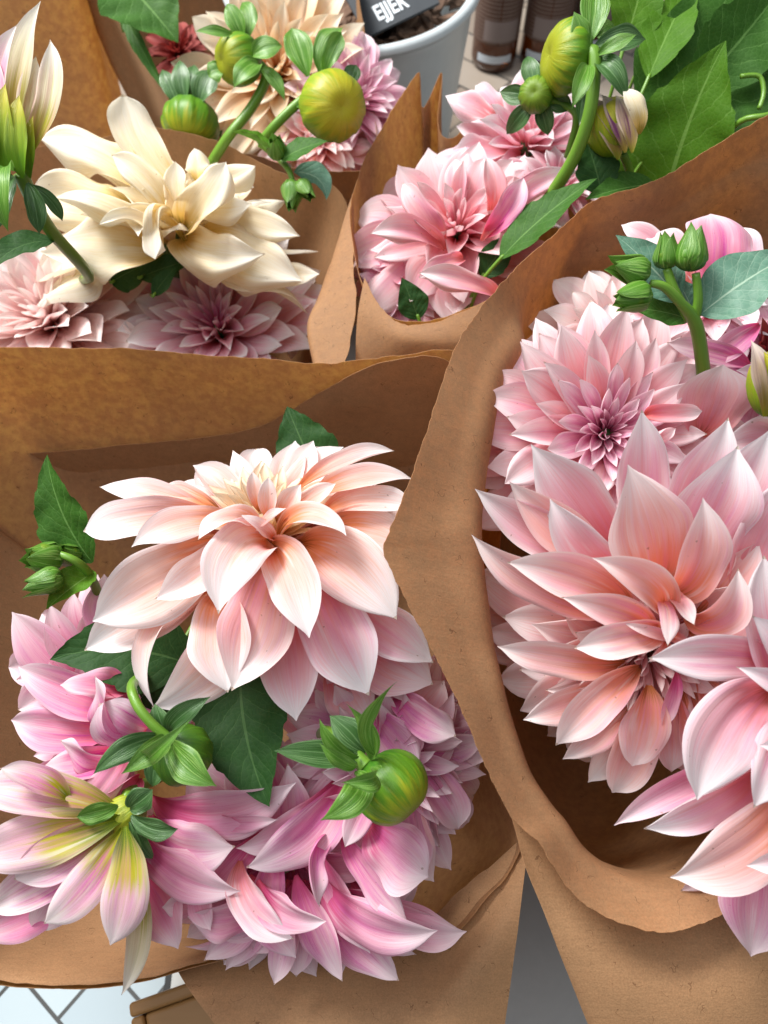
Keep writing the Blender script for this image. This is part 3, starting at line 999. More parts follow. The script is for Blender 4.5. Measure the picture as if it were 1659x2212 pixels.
# ------------------------------------------------------------------ flowers of the lower sleeve
b1 = Vector(B1)
hero = dahlia('large peach white dahlia with long drooping front petals in front of the tall paper wall', 572, 1128, .505, (-0.04, .80, .60), 330, 128, 'peach', seed=4, out=-.14,
              wr=.36, ruff=.06, base=b1, sector=((0, -1, 0.3), 1.8, 0.32), centre=62, cscale=0.72, jit=.10, cmat='peachcream', arch=0.12, manual=[
    (460, 1255, .500, 182, 1405, .475, 128, dict(arch=.10, cup=(1.4, .5, .9), roll=(0, -.3))),
    (615, 1300, .500, 640, 1557, .462, 150, dict(material=PET['pinkwhite'], arch=.10, cup=(1.5, .45, .8), m=.5)),
    (680, 1250, .497, 797, 1502, .458, 165, dict(material=PET['pinkwhite'], arch=.12, cup=(1.4, .45, .8), m=.52)),
    (730, 1280, .498, 936, 1432, .475, 120, dict(material=PET['pinkwhite'], arch=.14, cup=(1.6, .6, .9), roll=(0, .5))),
    (470, 1270, .492, 335, 1532, .462, 70, dict(arch=.10, lat=.28, cup=(1.6, 1.1, 1.2), roll=(-.3, -.8), m=.5)),
    (520, 1330, .490, 328, 1528, .455, 150, dict(arch=.12, lat=-.10, cup=(1.4, .5, 1.0), roll=(.2, .5), m=.45)),
    (480, 1280, .482, 492, 1496, .450, 150, dict(arch=.14, cup=(1.6, .6, .9), m=.52)),
    (585, 1205, .492, 500, 1492, .445, 165, dict(material=PET['peachpink'], arch=.15, cup=(1.7, .5, .9), lat=-.07, m=.56)),
    (655, 1175, .490, 857, 1338, .455, 165, dict(arch=.16, cup=(1.7, .55, .9), lat=-.12, m=.55, edge=.3)),
    (500, 1165, .495, 200, 1342, .468, 168, dict(arch=.15, cup=(1.5, .5, .95), lat=-.03, m=.58, roll=(0, -.25))),
    (520, 1150, .485, 334, 1295, .458, 98, dict(arch=.14, cup=(1.7, .7, 1.1), lat=-.10, roll=(0, -.35))),
    (590, 1180, .480, 668, 1378, .430, 128, dict(arch=.20, cup=(2.4, .6, .9), lat=-.10, m=.56, edge=.2)),
    (588, 1172, .480, 472, 1326, .428, 150, dict(arch=.25, cup=(2.5, .75, .9), lat=.16, m=.50, edge=.25, roll=(-.2, -.1))),
    (470, 1110, .497, 180, 1148, .480, 96, dict(arch=.18, cup=(1.4, .45, .5), lat=.05, roll=(.2, -.6), m=.66, p=2.3)),
    (520, 1130, .485, 284, 1182, .462, 90, dict(arch=.16, cup=(1.7, .6, 1.0), lat=.04, roll=(0, -.35), face=(0, .4, 1))),
    (560, 1152, .474, 428, 1166, .440, 90, dict(arch=.22, cup=(1.9, .8, 1.1), lat=.14, roll=(0, -.4), face=(0, .6, 1), edge=.3)),
    (600, 1165, .474, 748, 1157, .442, 84, dict(arch=.20, cup=(1.8, .8, 1.0), lat=-.20, roll=(0, .45), face=(0, .6, 1), tipc=-.10)),
    (560, 1150, .470, 618, 1098, .452, 46, dict(arch=.2, cup=(2.2, 1.2, 1.0), roll=(.3, .8), face=(0, .2, 1))),
    (590, 1165, .466, 520, 1112, .448, 50, dict(arch=.2, cup=(2.2, 1.2, 1.0), roll=(-.3, -.8), face=(0, .2, 1))),
    (700, 1150, .492, 905, 1195, .478, 120, dict(arch=.16, cup=(1.6, .6, .9), lat=-.06, roll=(0, .4), face=(.1, .5, 1))),
    (690, 1120, .492, 900, 1098, .490, 90, dict(arch=.16, cup=(1.6, .7, .9), lat=-.08, roll=(0, .2), face=(0, .6, 1))),
    (660, 1085, .498, 892, 1036, .505, 76, dict(arch=.16, cup=(1.6, .7, .9), roll=(0, .2), face=(0, .7, 1))),
    (640, 1060, .502, 852, 974, .520, 62, dict(arch=.14, cup=(1.6, .8, .9), roll=(0, .2), face=(0, .7, 1))),
    (480, 1110, .500, 330, 1066, .515, 66, dict(arch=.12, cup=(1.6, .8, .9), face=(0, .7, 1))),
    (470, 1120, .502, 215, 1052, .525, 70, dict(arch=.12, cup=(1.6, .7, .9), face=(0, .7, 1))),
    (560, 1105, .478, 545, 1018, .474, 46, dict(arch=.05, cup=(1.8, 1.0, 1.0), face=(0, .2, 1))),
    (580, 1120, .474, 580, 1030, .466, 56, dict(arch=.05, cup=(1.8, 1.0, 1.0), face=(0, .2, 1))),
    (600, 1130, .474, 650, 1046, .468, 60, dict(arch=.05, cup=(1.8, .9, 1.0), face=(0, .3, 1))),
    (620, 1120, .480, 725, 1045, .480, 60, dict(arch=.08, cup=(1.8, .9, 1.0), face=(0, .4, 1))),
    (740, 1360, .505, 936, 1478, .490, 150, dict(arch=.1, cup=(1.4, .5, .8), material=PET['pink'])),
])

dahlia('frilled bright pink dahlia beside the small green bud cluster and the left paper wall', 205, 1590, .525, (-.25, -.05, .95), 195, 60, 'hot', seed=12, out=-.2, wr=.44, ruff=.30, base=b1,
       jit=.3, tw=.6, cupk=1.1, centre=16, manual=[
    (270, 1490, .505, 130, 1480, .480, 90, dict(arch=.2, cup=(1.6, .8, 1.0), ruff=.4, face=(0, .4, 1), roll=(0, -.5))),
    (290, 1560, .490, 205, 1460, .468, 105, dict(arch=.3, cup=(1.4, .9, .6), ruff=.5, face=(-.3, .4, 1), roll=(.3, .8), p=2.8)),
    (320, 1570, .485, 215, 1520, .462, 130, dict(arch=.4, cup=(.6, -.5, .4), ruff=.3, face=(-.1, .1, 1), p=3.0, m=.6)),
    (300, 1540, .50, 40, 1440, .505, 110, dict(arch=.1, cup=(1.6, .6, .9))),
    (250, 1580, .50, 24, 1555, .505, 110, dict(arch=.12, cup=(1.6, .6, .9))),
    (260, 1640, .49, 130, 1600, .470, 90, dict(arch=.35, cup=(1.2, .8, .6), ruff=.5, p=2.8, roll=(0, .5))),
    (280, 1600, .485, 180, 1745, .462, 66, dict(arch=.25, cup=(1.2, -.3, .4), p=3.0, m=.62, lat=-.1, material=PET['hot'])),
    (260, 1620, .49, 95, 1655, .475, 90, dict(arch=.3, cup=(1.5, .9, .9), ruff=.4, roll=(0, -.5))),
    (300, 1680, .485, 215, 1740, .470, 90, dict(arch=.35, cup=(2.0, 1.3, 1.0), ruff=.3, p=2.6, roll=(0, .6))),
    (240, 1680, .495, 150, 1770, .480, 80, dict(arch=.15, cup=(1.6, .7, 1.0))),
    (200, 1640, .505, 55, 1700, .500, 90, dict(arch=.12, cup=(1.6, .6, 1.0))),
])
dahlia('lilac pink dahlia tucked behind the frilled bright pink one under the serrated leaf', 200, 1440, .560, (-.2, .25, .9), 210, 46, 'lilac', seed=31, out=-.1, wr=.44, ruff=.1, base=b1, centre=10, manual=[
    (200, 1500, .54, 26, 1322, .53, 118, dict(arch=.1, cup=(1.4, .5, .9))),
    (210, 1480, .54, 108, 1305, .53, 84, dict(arch=.1, cup=(1.6, .7, 1.0))),
    (260, 1440, .54, 225, 1240, .55, 110, dict(arch=.1, cup=(1.4, .5, .9))),
])
low = dahlia('wide lilac pink dahlia hanging over the front rim of the paper sleeve', 610, 1880, .505, (-.02, -.25, .95), 290, 92, 'lilac', seed=22, out=-.0, wr=.38, ruff=.14, base=b1, centre=0, tmin=.62,
       jit=.18, tw=.4, arch=.16, mkw=dict(ruff=.30, edge=.30, cupx=1.15), manual=[
    (560, 1800, .50, 420, 1960, .480, 80, dict(arch=.12, cup=(1.5, .7, 1.0))), (600, 1830, .50, 565, 2040, .476, 84, dict(arch=.12, cup=(1.5, .7, 1.0))), (680, 1830, .50, 800, 2060, .474, 84, dict(arch=.12, cup=(1.5, .7, 1.0))),
    (740, 1800, .49, 880, 1990, .466, 80, dict(arch=.12, cup=(1.5, .7, 1.0))), (480, 1760, .492, 600, 1770, .470, 60, dict(arch=.2, cup=(1.6, .9, 1.0))), (420, 1880, .49, 455, 2010, .470, 76, dict(arch=.15, cup=(1.5, .8, 1.0))),
    (560, 1900, .478, 705, 1990, .452, 84, dict(arch=.16, cup=(1.5, .7, 1.0), lat=.1)), (800, 1700, .485, 745, 1830, .465, 80, dict(arch=.15, cup=(1.6, .8, 1.0))),
    (330, 1720, .505, 640, 1690, .478, 120, dict(arch=.14, cup=(1.4, .5, .9), lat=.12)),
    (330, 1760, .495, 508, 1828, .468, 130, dict(arch=.2, cup=(1.5, .5, 1.0), lat=.14, roll=(0, .3))),
    (300, 1790, .485, 520, 1925, .465, 110, dict(arch=.14, cup=(1.4, .55, .9), lat=.10)),
    (740, 1690, .495, 532, 1873, .470, 130, dict(arch=.14, cup=(1.4, .6, .9), lat=-.12, m=.5)),
    (740, 1670, .500, 510, 1832, .480, 90, dict(arch=.10, cup=(1.4, .6, .9), lat=-.12)),
    (520, 1860, .485, 635, 2028, .455, 92, dict(arch=.2, cup=(1.5, .7, 1.2), lat=.12, roll=(0, .5), material=PET['pinkwhite'])),
    (540, 1890, .49, 640, 2070, .468, 110, dict(arch=.12, cup=(1.4, .5, .9), material=PET['hot'])),
    (640, 1890, .49, 740, 2120, .47, 88, dict(arch=.12, cup=(1.4, .6, .9))),
    (700, 1900, .49, 945, 2010, .465, 120, dict(arch=.16, cup=(1.4, .5, .9), lat=.14)),
    (700, 1930, .50, 862, 2118, .48, 100, dict(arch=.1, cup=(1.4, .5, .9))),
    (760, 1900, .505, 1008, 2012, .485, 90, dict(arch=.14, cup=(1.4, .5, .9), lat=.1)),
    (700, 1800, .485, 690, 1960, .458, 90, dict(arch=.3, cup=(2.0, 1.3, 1.0), roll=(.4, .9), lat=.1)),
    (800, 1780, .48, 925, 1895, .46, 140, dict(arch=.18, cup=(1.3, .35, .6), m=.6)),
    (300, 1880, .50, 385, 2050, .475, 130, dict(arch=.16, cup=(1.4, .5, .9), lat=-.1, material=PET['hot'])),
    (450, 1920, .50, 350, 1960, .475, 96, dict(arch=.2, cup=(1.3, .5, .6), p=2.6)),
    (560, 1960, .495, 405, 1980, .475, 90, dict(arch=.2, cup=(1.3, .5, .6), p=2.4)),
])
rgt = dahlia('dusty pink dahlia behind the fat yellow green bud against the paper collar', 840, 1640, .515, (.20, -.10, .95), 262, 96, 'lilac', seed=41, out=-.1, wr=.38, ruff=.14, base=b1, centre=12, tmin=.15, jit=.2, tw=.4,
       cmat='pink', mkw=dict(ruff=.30, edge=.30, cupx=1.2), manual=[
    (830, 1450, .515, 935, 1430, .49, 100, dict(arch=.1, cup=(1.4, .6, .9))),
    (860, 1500, .51, 985, 1590, .485, 110, dict(arch=.25, cup=(1.5, .9, .6), ruff=.4, p=2.6)),
    (800, 1540, .505, 905, 1670, .485, 120, dict(arch=.14, cup=(1.4, .5, .9))),
    (830, 1350, .515, 880, 1520, .50, 120, dict(arch=.1, cup=(1.4, .6, .9), material=PET['pink'])),
    (720, 1440, .515, 800, 1560, .50, 130, dict(arch=.1, cup=(1.4, .6, .9), material=PET['pink'])),
])

rn = random.Random(9)
for i, (tx, ty) in enumerate([(400, 2045), (440, 2075), (487, 2096), (545, 2062), (592, 2128), (640, 2110), (690, 2065), (735, 2115), (790, 2085), (830, 2096), (900, 2062), (455, 2010), (840, 2020), (960, 1990)]):
    hp(low, PET['lilac' if i % 3 else 'hot'], None, lerp(640, tx, .18), 1900, .505, tx, ty, .492 + rn.uniform(-.008, .008), rn.uniform(78, 110), face=(0, rn.uniform(-.5, .1), 1), arch=rn.uniform(.05, .16),
       lat=rn.uniform(-.1, .1), cup=(1.4, rn.uniform(.5, .9), 1.0), roll=(0, rn.uniform(-.5, .5)))
for i, (tx, ty) in enumerate([(960, 1470), (990, 1520), (985, 1600), (1012, 1655), (1000, 1700), (990, 1790), (965, 1750), (950, 1830), (938, 1905), (900, 1900), (880, 1965), (1040, 1590), (1035, 1660), (975, 1880)]):
    hp(rgt, PET['lilac' if i % 4 else 'pink'], None, lerp(850, tx, .12), lerp(1600, ty, .12), .515, tx, ty, .520 + rn.uniform(-.008, .008) + (.02 if i > 10 else 0), rn.uniform(78, 112), face=(rn.uniform(-.2, .4), rn.uniform(-.2, .2), 1),
       arch=rn.uniform(.05, .2), lat=rn.uniform(-.1, .1), cup=(1.4, rn.uniform(.5, .9), 1.0), roll=(0, rn.uniform(-.5, .5)))

# half opened dahlia seen from behind, bottom left
C0 = W(235, 1800, .455)
side = empty('dahlia', C0, 'half opened pink and white dahlia seen from behind its yellow green neck', 'flower', None)
A0 = (-.8, -.55, .1)
for q in [
    (262, 1760, .460, -60, 1700, .455, 120, dict(arch=.14, cup=(1.4, .7, .9), face=(.3, .6, .8))),
    (262, 1768, .452, -50, 1850, .445, 130, dict(arch=.14, cup=(1.2, .4, .8), face=(0, .3, 1))),
    (262, 1785, .455, -30, 1965, .450, 110, dict(arch=.12, cup=(1.4, .6, .9))),
    (265, 1790, .46, 70, 2010, .465, 110, dict(arch=.1, cup=(1.4, .6, .9))),
    (265, 1790, .448, 95, 1995, .432, 90, dict(arch=.16, cup=(1.4, -.6, -.8), lat=-.08)),
    (272, 1785, .442, 238, 2042, .428, 100, dict(arch=.12, cup=(1.2, -.55, -.8), lat=-.12, m=.6)),
    (268, 1800, .468, 262, 2150, .47, 66, dict(arch=.06, lat=-.14, cup=(1.3, .8, .9), material=PET['opening2'])),
    (225, 1890, .452, 160, 1935, .432, 40, dict(arch=.2, cup=(1.4, 1.2, 1.0), material=PET['opening2'])),
    (255, 1765, .456, 30, 1900, .44, 110, dict(arch=.14, cup=(1.2, .4, .8))),
    (210, 1880, .47, -60, 2020, .475, 120, dict(arch=.1, cup=(1.4, .6, .9), material=PET['hot'])),
    (150, 1730, .452, 0, 1660, .440, 80, dict(arch=.14, cup=(1.4, .9, .9), face=(-.2, .8, .6))),
]:
    hp(side, PET['opening'], None, *q[:-1], **q[-1])
mb = MB()
bud_body(mb, W(268, 1762, .462), D(*A0), 44 * K * .46, 1.1, 9, .2, .05)
mb.build('calyx', bud_mat('calyx_yellow_green', (.16, .26, .015), (.36, .40, .02), (.62, .56, .03)), side)
for q in [(280, 1745, .450, 330, 1705, .446, 60, {}), (285, 1760, .45, 385, 1790, .446, 52, dict(lat=.1)),
          (285, 1770, .45, 330, 1855, .455, 40, {}), (280, 1775, .446, 268, 1890, .450, 36, dict(lat=-.2)), (255, 1740, .450, 165, 1765, .44, 50, dict(material=SEPAL))]:
    kw = dict(dict(cup=(1.4, .6, .9), arch=.12), **q[-1])
    mt = kw.pop('material', SEPALD)
    hp(side, mt, None, *q[:-1], name='sepal', **kw)
mb = MB(); tube(mb, [W(275, 1755, .460), W(295, 1730, .468), W(320, 1690, .50), b1], [.0045, .0042, .0038, .004], 10, 4)
mb.build('stem', STEM, side)

# buds of the lower sleeve
make_bud('fat shiny yellow green bud with upswept sepals beside the paper collar', 845, 1700, .440, (.62, -.62, .35), 82, mat=BUD, sep=[
    (775, 1640, .440, 592, 1622, .420, 62, dict(arch=.08, face=(0, .5, 1), material=SEPALD)),
    (775, 1635, .436, 690, 1552, .425, 34, dict(lat=-.12, material=SEPAL)),
    (790, 1625, .445, 712, 1546, .445, 70, dict(face=(.4, .2, 1), material=SEPALD)),
    (800, 1640, .436, 748, 1520, .425, 50, dict(lat=.18, roll=(.3, .9))),
    (808, 1630, .430, 858, 1472, .420, 46, dict(lat=-.25, arch=.2, roll=(-.5, -1.0))),
    (800, 1660, .420, 738, 1690, .400, 56, dict(arch=.5, cup=(1.0, .9, .6))),
    (765, 1670, .425, 692, 1772, .400, 70, dict(arch=.45, cup=(.6, -.6, -.5), lat=-.15)),
    (770, 1655, .430, 690, 1605, .415, 36, dict(arch=.2)),
], stem=[(790, 1655, .440, 20), (760, 1625, .445, 15), (710, 1580, .47, 12), (690, 1590, .52, 12)])
make_bud('drooping green bud with wide spread sepals between the frilled pink dahlia and the dark leaf', 395, 1630, .455, (.35, -.55, -.6), 66, mat=BUDG, sep=[
    (370, 1600, .445, 468, 1698, .425, 72, dict(arch=.2)),
    (358, 1595, .440, 262, 1672, .415, 52, dict(arch=.35, cup=(.8, .6, .6))),
    (350, 1590, .445, 202, 1672, .425, 56, dict(arch=.2, lat=.12, material=SEPALD)),
    (365, 1590, .440, 410, 1555, .410, 46, dict(arch=.6, cup=(.8, .9, .6))),
    (365, 1580, .450, 455, 1505, .440, 50, dict(arch=.25, lat=-.1, material=SEPALD)),
    (360, 1585, .452, 335, 1520, .450, 50, dict(arch=.2, material=SEPALD)),
    (350, 1620, .455, 330, 1700, .45, 50, dict(arch=.2, material=SEPALD)),
], stem=[(360, 1592, .442, 12), (325, 1560, .440, 11), (295, 1520, .442, 11), (285, 1480, .455, 11), (310, 1460, .50, 11)])
sp = empty('bud_spray', W(160, 1230, .53), 'small spray of tight green buds with a tall pointed leaf by the left paper wall', 'flower buds', 'dahlia buds')
small_bud(sp, 100, 1205, .515, (-.4, .1, .8), 38, mat=BUDG, ln=1.5)
small_bud(sp, 110, 1252, .505, (-.8, -.25, .5), 30, ln=2.0)
small_bud(sp, 150, 1200, .53, (0, .3, 1), 26)
mb = MB(); tube(mb, [W(120, 1195, .515), W(160, 1210, .515), W(195, 1245, .53), W(230, 1330, .57)], [.0022, .0028, .0032, .0035], 10, 4)
mb.build('stem', STEM, sp)
leaf('', 200, 1215, .535, 102, 982, .525, 140, root=sp, mat=LEAF, teeth=7, fold=.25, face=(-.4, .1, 1), lat=-.05)
leaf('', 205, 1235, .53, 100, 1316, .505, 78, root=sp, mat=LEAFL, teeth=4, fold=.8, face=(.2, .6, .6))
leaf('dark green leaf whose tip rises above the big peach white dahlia', 700, 1060, .58, 620, 878, .585, 150, mat=LEAFD, teeth=6, face=(-.2, .3, 1))
leaf('serrated dark leaf pointing sideways out below the long white petals', 420, 1440, .512, 108, 1425, .497, 190, mat=LEAFD, teeth=8, face=(.1, .3, 1), lat=.10)
leaf('broad dark leaf hanging point down under the big peach white dahlia', 520, 1440, .505, 582, 1742, .470, 215, mat=LEAFD, teeth=6, face=(-.1, .2, 1), lat=.05)
leaf('dark leaf lying deep in the shade beneath the big peach white dahlia', 400, 1380, .53, 330, 1560, .52, 170, mat=LEAFD, teeth=6)

# ------------------------------------------------------------------ flowers of the sleeve with the collar
b2 = Vector((0.27, 0.235, 0.04))
dahlia('pink dahlia with a tight mauve centre partly covered by the big peachy pink one', 1310, 935, .515, (-.06, .05, 1), 300, 112, 'pink', seed=8, out=-.02, wr=.38, ruff=.05, base=b2, centre=44, cmat='lilac',
       jit=.10, tw=.15, arch=.14, flat=1.0, cscale=.9, manual=[
    (1390, 900, .495, 1517, 888, .475, 78, dict(arch=.25, cup=(2.2, 1.4, 1.2), lat=.1, roll=(0, -.3), face=(-.1, .2, 1))),
    (1390, 960, .49, 1460, 925, .472, 70, dict(arch=.3, cup=(2.6, 2.0, 1.2), face=(0, 0, 1))),
    (1510, 940, .505, 1562, 788, .480, 165, dict(arch=.1, cup=(1.0, .3, .5), m=.62, p=2.6)),
])
big = dahlia('big peachy pink dahlia with broad white edged petals over a shaded lower half', 1400, 1400, .480, (-.10, -.30, .94), 345, 132, 'peachpink', seed=15, out=-.2, wr=.42, ruff=.10, base=b2, centre=22,
       jit=.16, sector=((0, 1, 0), 1.15, 0.62), cmat='peachpink', arch=.16, manual=[
    (1380, 1180, .475, 1386, 885, .440, 135, dict(material=PET['pinkwhite'], arch=.06, cup=(1.2, .6, 1.1), m=.5)),
    (1440, 1180, .472, 1573, 902, .440, 150, dict(material=PET['pinkwhite'], arch=.06, cup=(1.2, .6, 1.1), m=.5)),
    (1340, 1220, .472, 1147, 960, .440, 150, dict(material=PET['pinkwhite'], arch=.06, cup=(1.2, .6, 1.1), roll=(0, .4), m=.55)),
    (1500, 1220, .470, 1665, 925, .435, 170, dict(material=PET['pinkwhite'], arch=.06, cup=(1.2, .6, 1.0), m=.5)),
    (1300, 1240, .470, 1026, 1056, .450, 118, dict(material=PET['pinkwhite'], arch=.08, cup=(1.2, .8, 1.1), roll=(0, .5))),
    (1330, 1250, .462, 1100, 1040, .440, 120, dict(arch=.06, cup=(1.2, .8, 1.2), roll=(0, .4))),
    (1460, 1230, .462, 1594, 963, .424, 190, dict(material=PET['pinkwhite'], arch=.10, cup=(1.2, .55, 1.0), m=.52)),
    (1350, 1250, .455, 1188, 1077, .425, 120, dict(material=PET['pinkwhite'], arch=.10, cup=(1.4, .8, 1.2), lat=-.10, roll=(0, .5))),
    (1410, 1270, .455, 1356, 1004, .412, 198, dict(arch=.14, cup=(1.4, .6, 1.0), m=.48)),
    (1340, 1320, .462, 1019, 1155, .440, 110, dict(arch=.08, cup=(1.4, .8, 1.2), roll=(0, .5), lat=-.08)),
    (1360, 1310, .450, 1095, 1215, .425, 108, dict(arch=.14, cup=(1.6, .6, .9), lat=.08, roll=(0, .2), p=2.2)),
    (1580, 1270, .455, 1700, 1030, .43, 150, dict(material=PET['pinkwhite'], arch=.1, cup=(1.4, .6, 1.0))),
    (1445, 1285, .445, 1518, 1075, .405, 140, dict(arch=.18, cup=(1.9, .8, 1.1), lat=.06, m=.5)),
    (1420, 1320, .440, 1279, 1205, .402, 112, dict(arch=.22, cup=(2.3, 1.0, 1.1), lat=.10, m=.5)),
    (1400, 1350, .445, 1211, 1290, .418, 90, dict(arch=.2, cup=(1.9, .9, 1.1), lat=.10, face=(0, -.2, 1))),
    (1480, 1330, .440, 1594, 1228, .405, 118, dict(arch=.25, cup=(2.1, 1.0, .9), lat=.14, m=.5, p=2.0)),
    (1490, 1360, .445, 1630, 1290, .418, 100, dict(arch=.2, cup=(1.9, .9, .9), lat=.1)),
    (1420, 1360, .442, 1240, 1400, .418, 96, dict(arch=.25, cup=(1.9, .9, .8), lat=.05, p=2.4)),
    (1420, 1300, .432, 1442, 1395, .405, 44, dict(arch=.3, cup=(1.8, -.8, -.6), p=2.6)),
    (1445, 1300, .435, 1500, 1350, .408, 56, dict(arch=.3, cup=(1.8, 1.2, .8), p=2.4)),
    (1440, 1370, .438, 1345, 1345, .415, 46, dict(arch=.3, cup=(2.2, 1.4, 1.2))),
    (1350, 1430, .462, 1074, 1396, .445, 96, dict(arch=.12, cup=(1.6, .7, 1.0), face=(0, -.2, 1))),
    (1330, 1470, .470, 1130, 1555, .460, 90, dict(arch=.12, cup=(1.6, .7, 1.0))),
    (1380, 1440, .458, 1200, 1610, .445, 100, dict(arch=.2, cup=(1.6, .7, .8), lat=.12, p=2.3)),
    (1470, 1300, .466, 1560, 1120, .445, 110, dict(arch=.1, cup=(1.6, .7, 1.0))),
    (1500, 1330, .462, 1640, 1170, .440, 110, dict(arch=.1, cup=(1.6, .7, 1.0))),
    (1480, 1390, .458, 1600, 1370, .435, 80, dict(arch=.15, cup=(1.8, .9, 1.0))),
    (1450, 1380, .440, 1492, 1412, .420, 44, dict(arch=.2, cup=(2.0, 1.2, 1.0))),
    (1430, 1380, .440, 1400, 1430, .420, 42, dict(arch=.2, cup=(2.0, 1.2, 1.0))),
    (1370, 1500, .474, 1215, 1640, .468, 90, dict(arch=.1, cup=(1.5, .8, 1.0))),
    (1400, 1500, .474, 1270, 1690, .480, 100, dict(arch=.1, cup=(1.5, .7, 1.0), material=PET['pale'])),
    (1440, 1480, .468, 1450, 1668, .468, 96, dict(arch=.1, cup=(1.5, .7, .9))),
    (1470, 1470, .466, 1525, 1668, .470, 110, dict(arch=.1, cup=(1.5, .7, .9))),
    (1460, 1450, .455, 1430, 1570, .448, 54, dict(arch=.12, cup=(1.8, 1.0, 1.1), material=PET['lilac'])),
    (1500, 1450, .460, 1590, 1610, .462, 100, dict(arch=.1, cup=(1.5, .7, .9))),
    (1400, 1480, .468, 1322, 1712, .475, 120, dict(arch=.1, cup=(1.5, .6, 1.0))),
    (1400, 1480, .458, 1365, 1655, .455, 120, dict(arch=.12, cup=(1.5, .6, .9), p=2.2)),
])
dahlia('white rimmed pink dahlia cut off by the picture edge below the big peachy one', 1715, 1640, .455, (-.35, -.05, .93), 265, 64, 'pinkwhite', seed=18, out=-.1, wr=.44, ruff=.2, base=b2, centre=16, manual=[
    (1665, 1430, .440, 1401, 1422, .405, 118, dict(arch=.12, cup=(1.4, .7, 1.0), lat=.05)),
    (1700, 1500, .440, 1650, 1200, .412, 150, dict(arch=.12, cup=(1.6, .7, .9), lat=-.08)),
    (1730, 1480, .435, 1625, 1330, .405, 110, dict(arch=.15, cup=(1.6, .7, .9))),
    (1740, 1500, .43, 1590, 1440, .395, 70, dict(arch=.2, cup=(1.6, .8, 1.0), roll=(0, -.3))),
    (1665, 1492, .432, 1506, 1728, .398, 165, dict(arch=.16, cup=(1.4, .5, .7), m=.6, p=2.4, lat=.22)),
    (1700, 1540, .428, 1628, 1745, .396, 130, dict(arch=.18, cup=(1.4, .6, .8), m=.55, lat=.1)),
    (1740, 1600, .420, 1660, 1700, .388, 120, dict(arch=.2, cup=(1.6, .8, .9))),
    (1640, 1640, .450, 1326, 1783, .435, 100, dict(arch=.1, cup=(1.5, 1.0, 1.2), lat=.12, material=PET['lilac'])),
    (1640, 1660, .440, 1390, 1790, .420, 130, dict(arch=.14, cup=(1.5, 1.0, 1.2), lat=.04, roll=(0, .3))),
    (1720, 1640, .43, 1448, 1895, .415, 170, dict(arch=.18, cup=(1.4, .6, .9), lat=-.10, m=.5, material=PET['peachpink'])),
    (1640, 1800, .445, 1622, 2066, .430, 190, dict(arch=.12, cup=(1.4, .5, .9), m=.5, material=PET['lilac'])),
    (1660, 1760, .46, 1470, 1925, .46, 90, dict(arch=.1, material=PET['lilac'])),
    (1720, 1780, .42, 1612, 1870, .395, 80, dict(arch=.3, cup=(1.6, .9, .9), p=2.6)),
    (1720, 1560, .43, 1640, 1610, .392, 110, dict(arch=.3, cup=(1.8, 1.0, .9), p=2.4)),
])
dahlia('pink and white dahlia whose domed petals rise against the sunlit paper behind the bluish leaves', 1520, 640, .565, (0, .65, .75), 190, 52, 'pinkwhite', seed=26, out=-.3, wr=.5, ruff=.06, base=b2, centre=8, manual=[
    (1540, 640, .545, 1535, 462, .555, 150, dict(arch=.3, cup=(1.0, -.6, -.7), material=PET['hot'], face=(0, .3, 1), p=2.4)),
    (1450, 560, .56, 1342, 486, .565, 60, dict(arch=.1)),
    (1480, 620, .55, 1400, 510, .56, 110, dict(arch=.2, cup=(1.0, .6, .7), p=2.2)),
    (1600, 620, .555, 1600, 490, .57, 90, dict(arch=.1)),
])
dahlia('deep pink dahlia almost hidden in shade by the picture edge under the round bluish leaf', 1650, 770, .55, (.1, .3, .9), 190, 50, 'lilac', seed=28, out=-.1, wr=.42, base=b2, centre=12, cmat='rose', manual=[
    (1640, 700, .53, 1500, 800, .515, 60, dict(arch=.1)), (1620, 790, .52, 1440, 740, .51, 60, dict(arch=.1, cup=(1.2, .5, .8))),
    (1700, 820, .505, 1590, 800, .49, 50, dict(arch=.1)), (1700, 960, .50, 1560, 960, .48, 120, dict(arch=.1, material=PET['pinkwhite']))])
dahlia('half shaded pale dahlia pressed behind the mauve centred one against the paper', 1320, 720, .585, (-.1, .3, .9), 190, 40, 'pale', seed=33, out=-.1, wr=.46, base=b2, centre=6)

sp = empty('bud_spray', W(1500, 690, .475), 'spray of young green buds with round bluish leaves standing over the mauve centred dahlia', 'flower buds', 'dahlia buds')
small_bud(sp, 1375, 585, .452, (-1, .12, .3), 34, ln=2.0, n=5)
small_bud(sp, 1378, 640, .450, (-1, -.25, .3), 34, ln=2.0, n=5)
small_bud(sp, 1440, 555, .462, (-.2, .9, .4), 30, ln=1.7)
small_bud(sp, 1493, 555, .455, (.12, 1, .2), 36, ln=1.8)
mb = MB()
tube(mb, [W(1524, 858, .512), W(1514, 760, .486), W(1500, 695, .470), W(1470, 655, .458), W(1435, 620, .452), W(1405, 612, .451)], [16 * K * .48, 15 * K * .48, 15 * K * .47, 11 * K * .46, 10 * K * .45, 8 * K * .45], 14, 6)
mb.build('stem', STEM, sp)
mb = MB(); tube(mb, [W(1497, 700, .471), W(1508, 650, .462), W(1503, 590, .456)], [.0034, .0028, .0024], 12, 5); mb.build('stem', STEM, sp)
mb = MB(); tube(mb, [W(1490, 690, .472), W(1458, 630, .466), W(1440, 580, .463)], [.0034, .0030, .0026], 12, 5); mb.build('stem', STEM, sp)
mb = MB(); tube(mb, [W(1524, 850, .510), W(1525, 900, .53), W(1500, 1000, .56), b2], [.0045, .0042, .004, .004], 12, 5); mb.build('stem', STEM, sp)
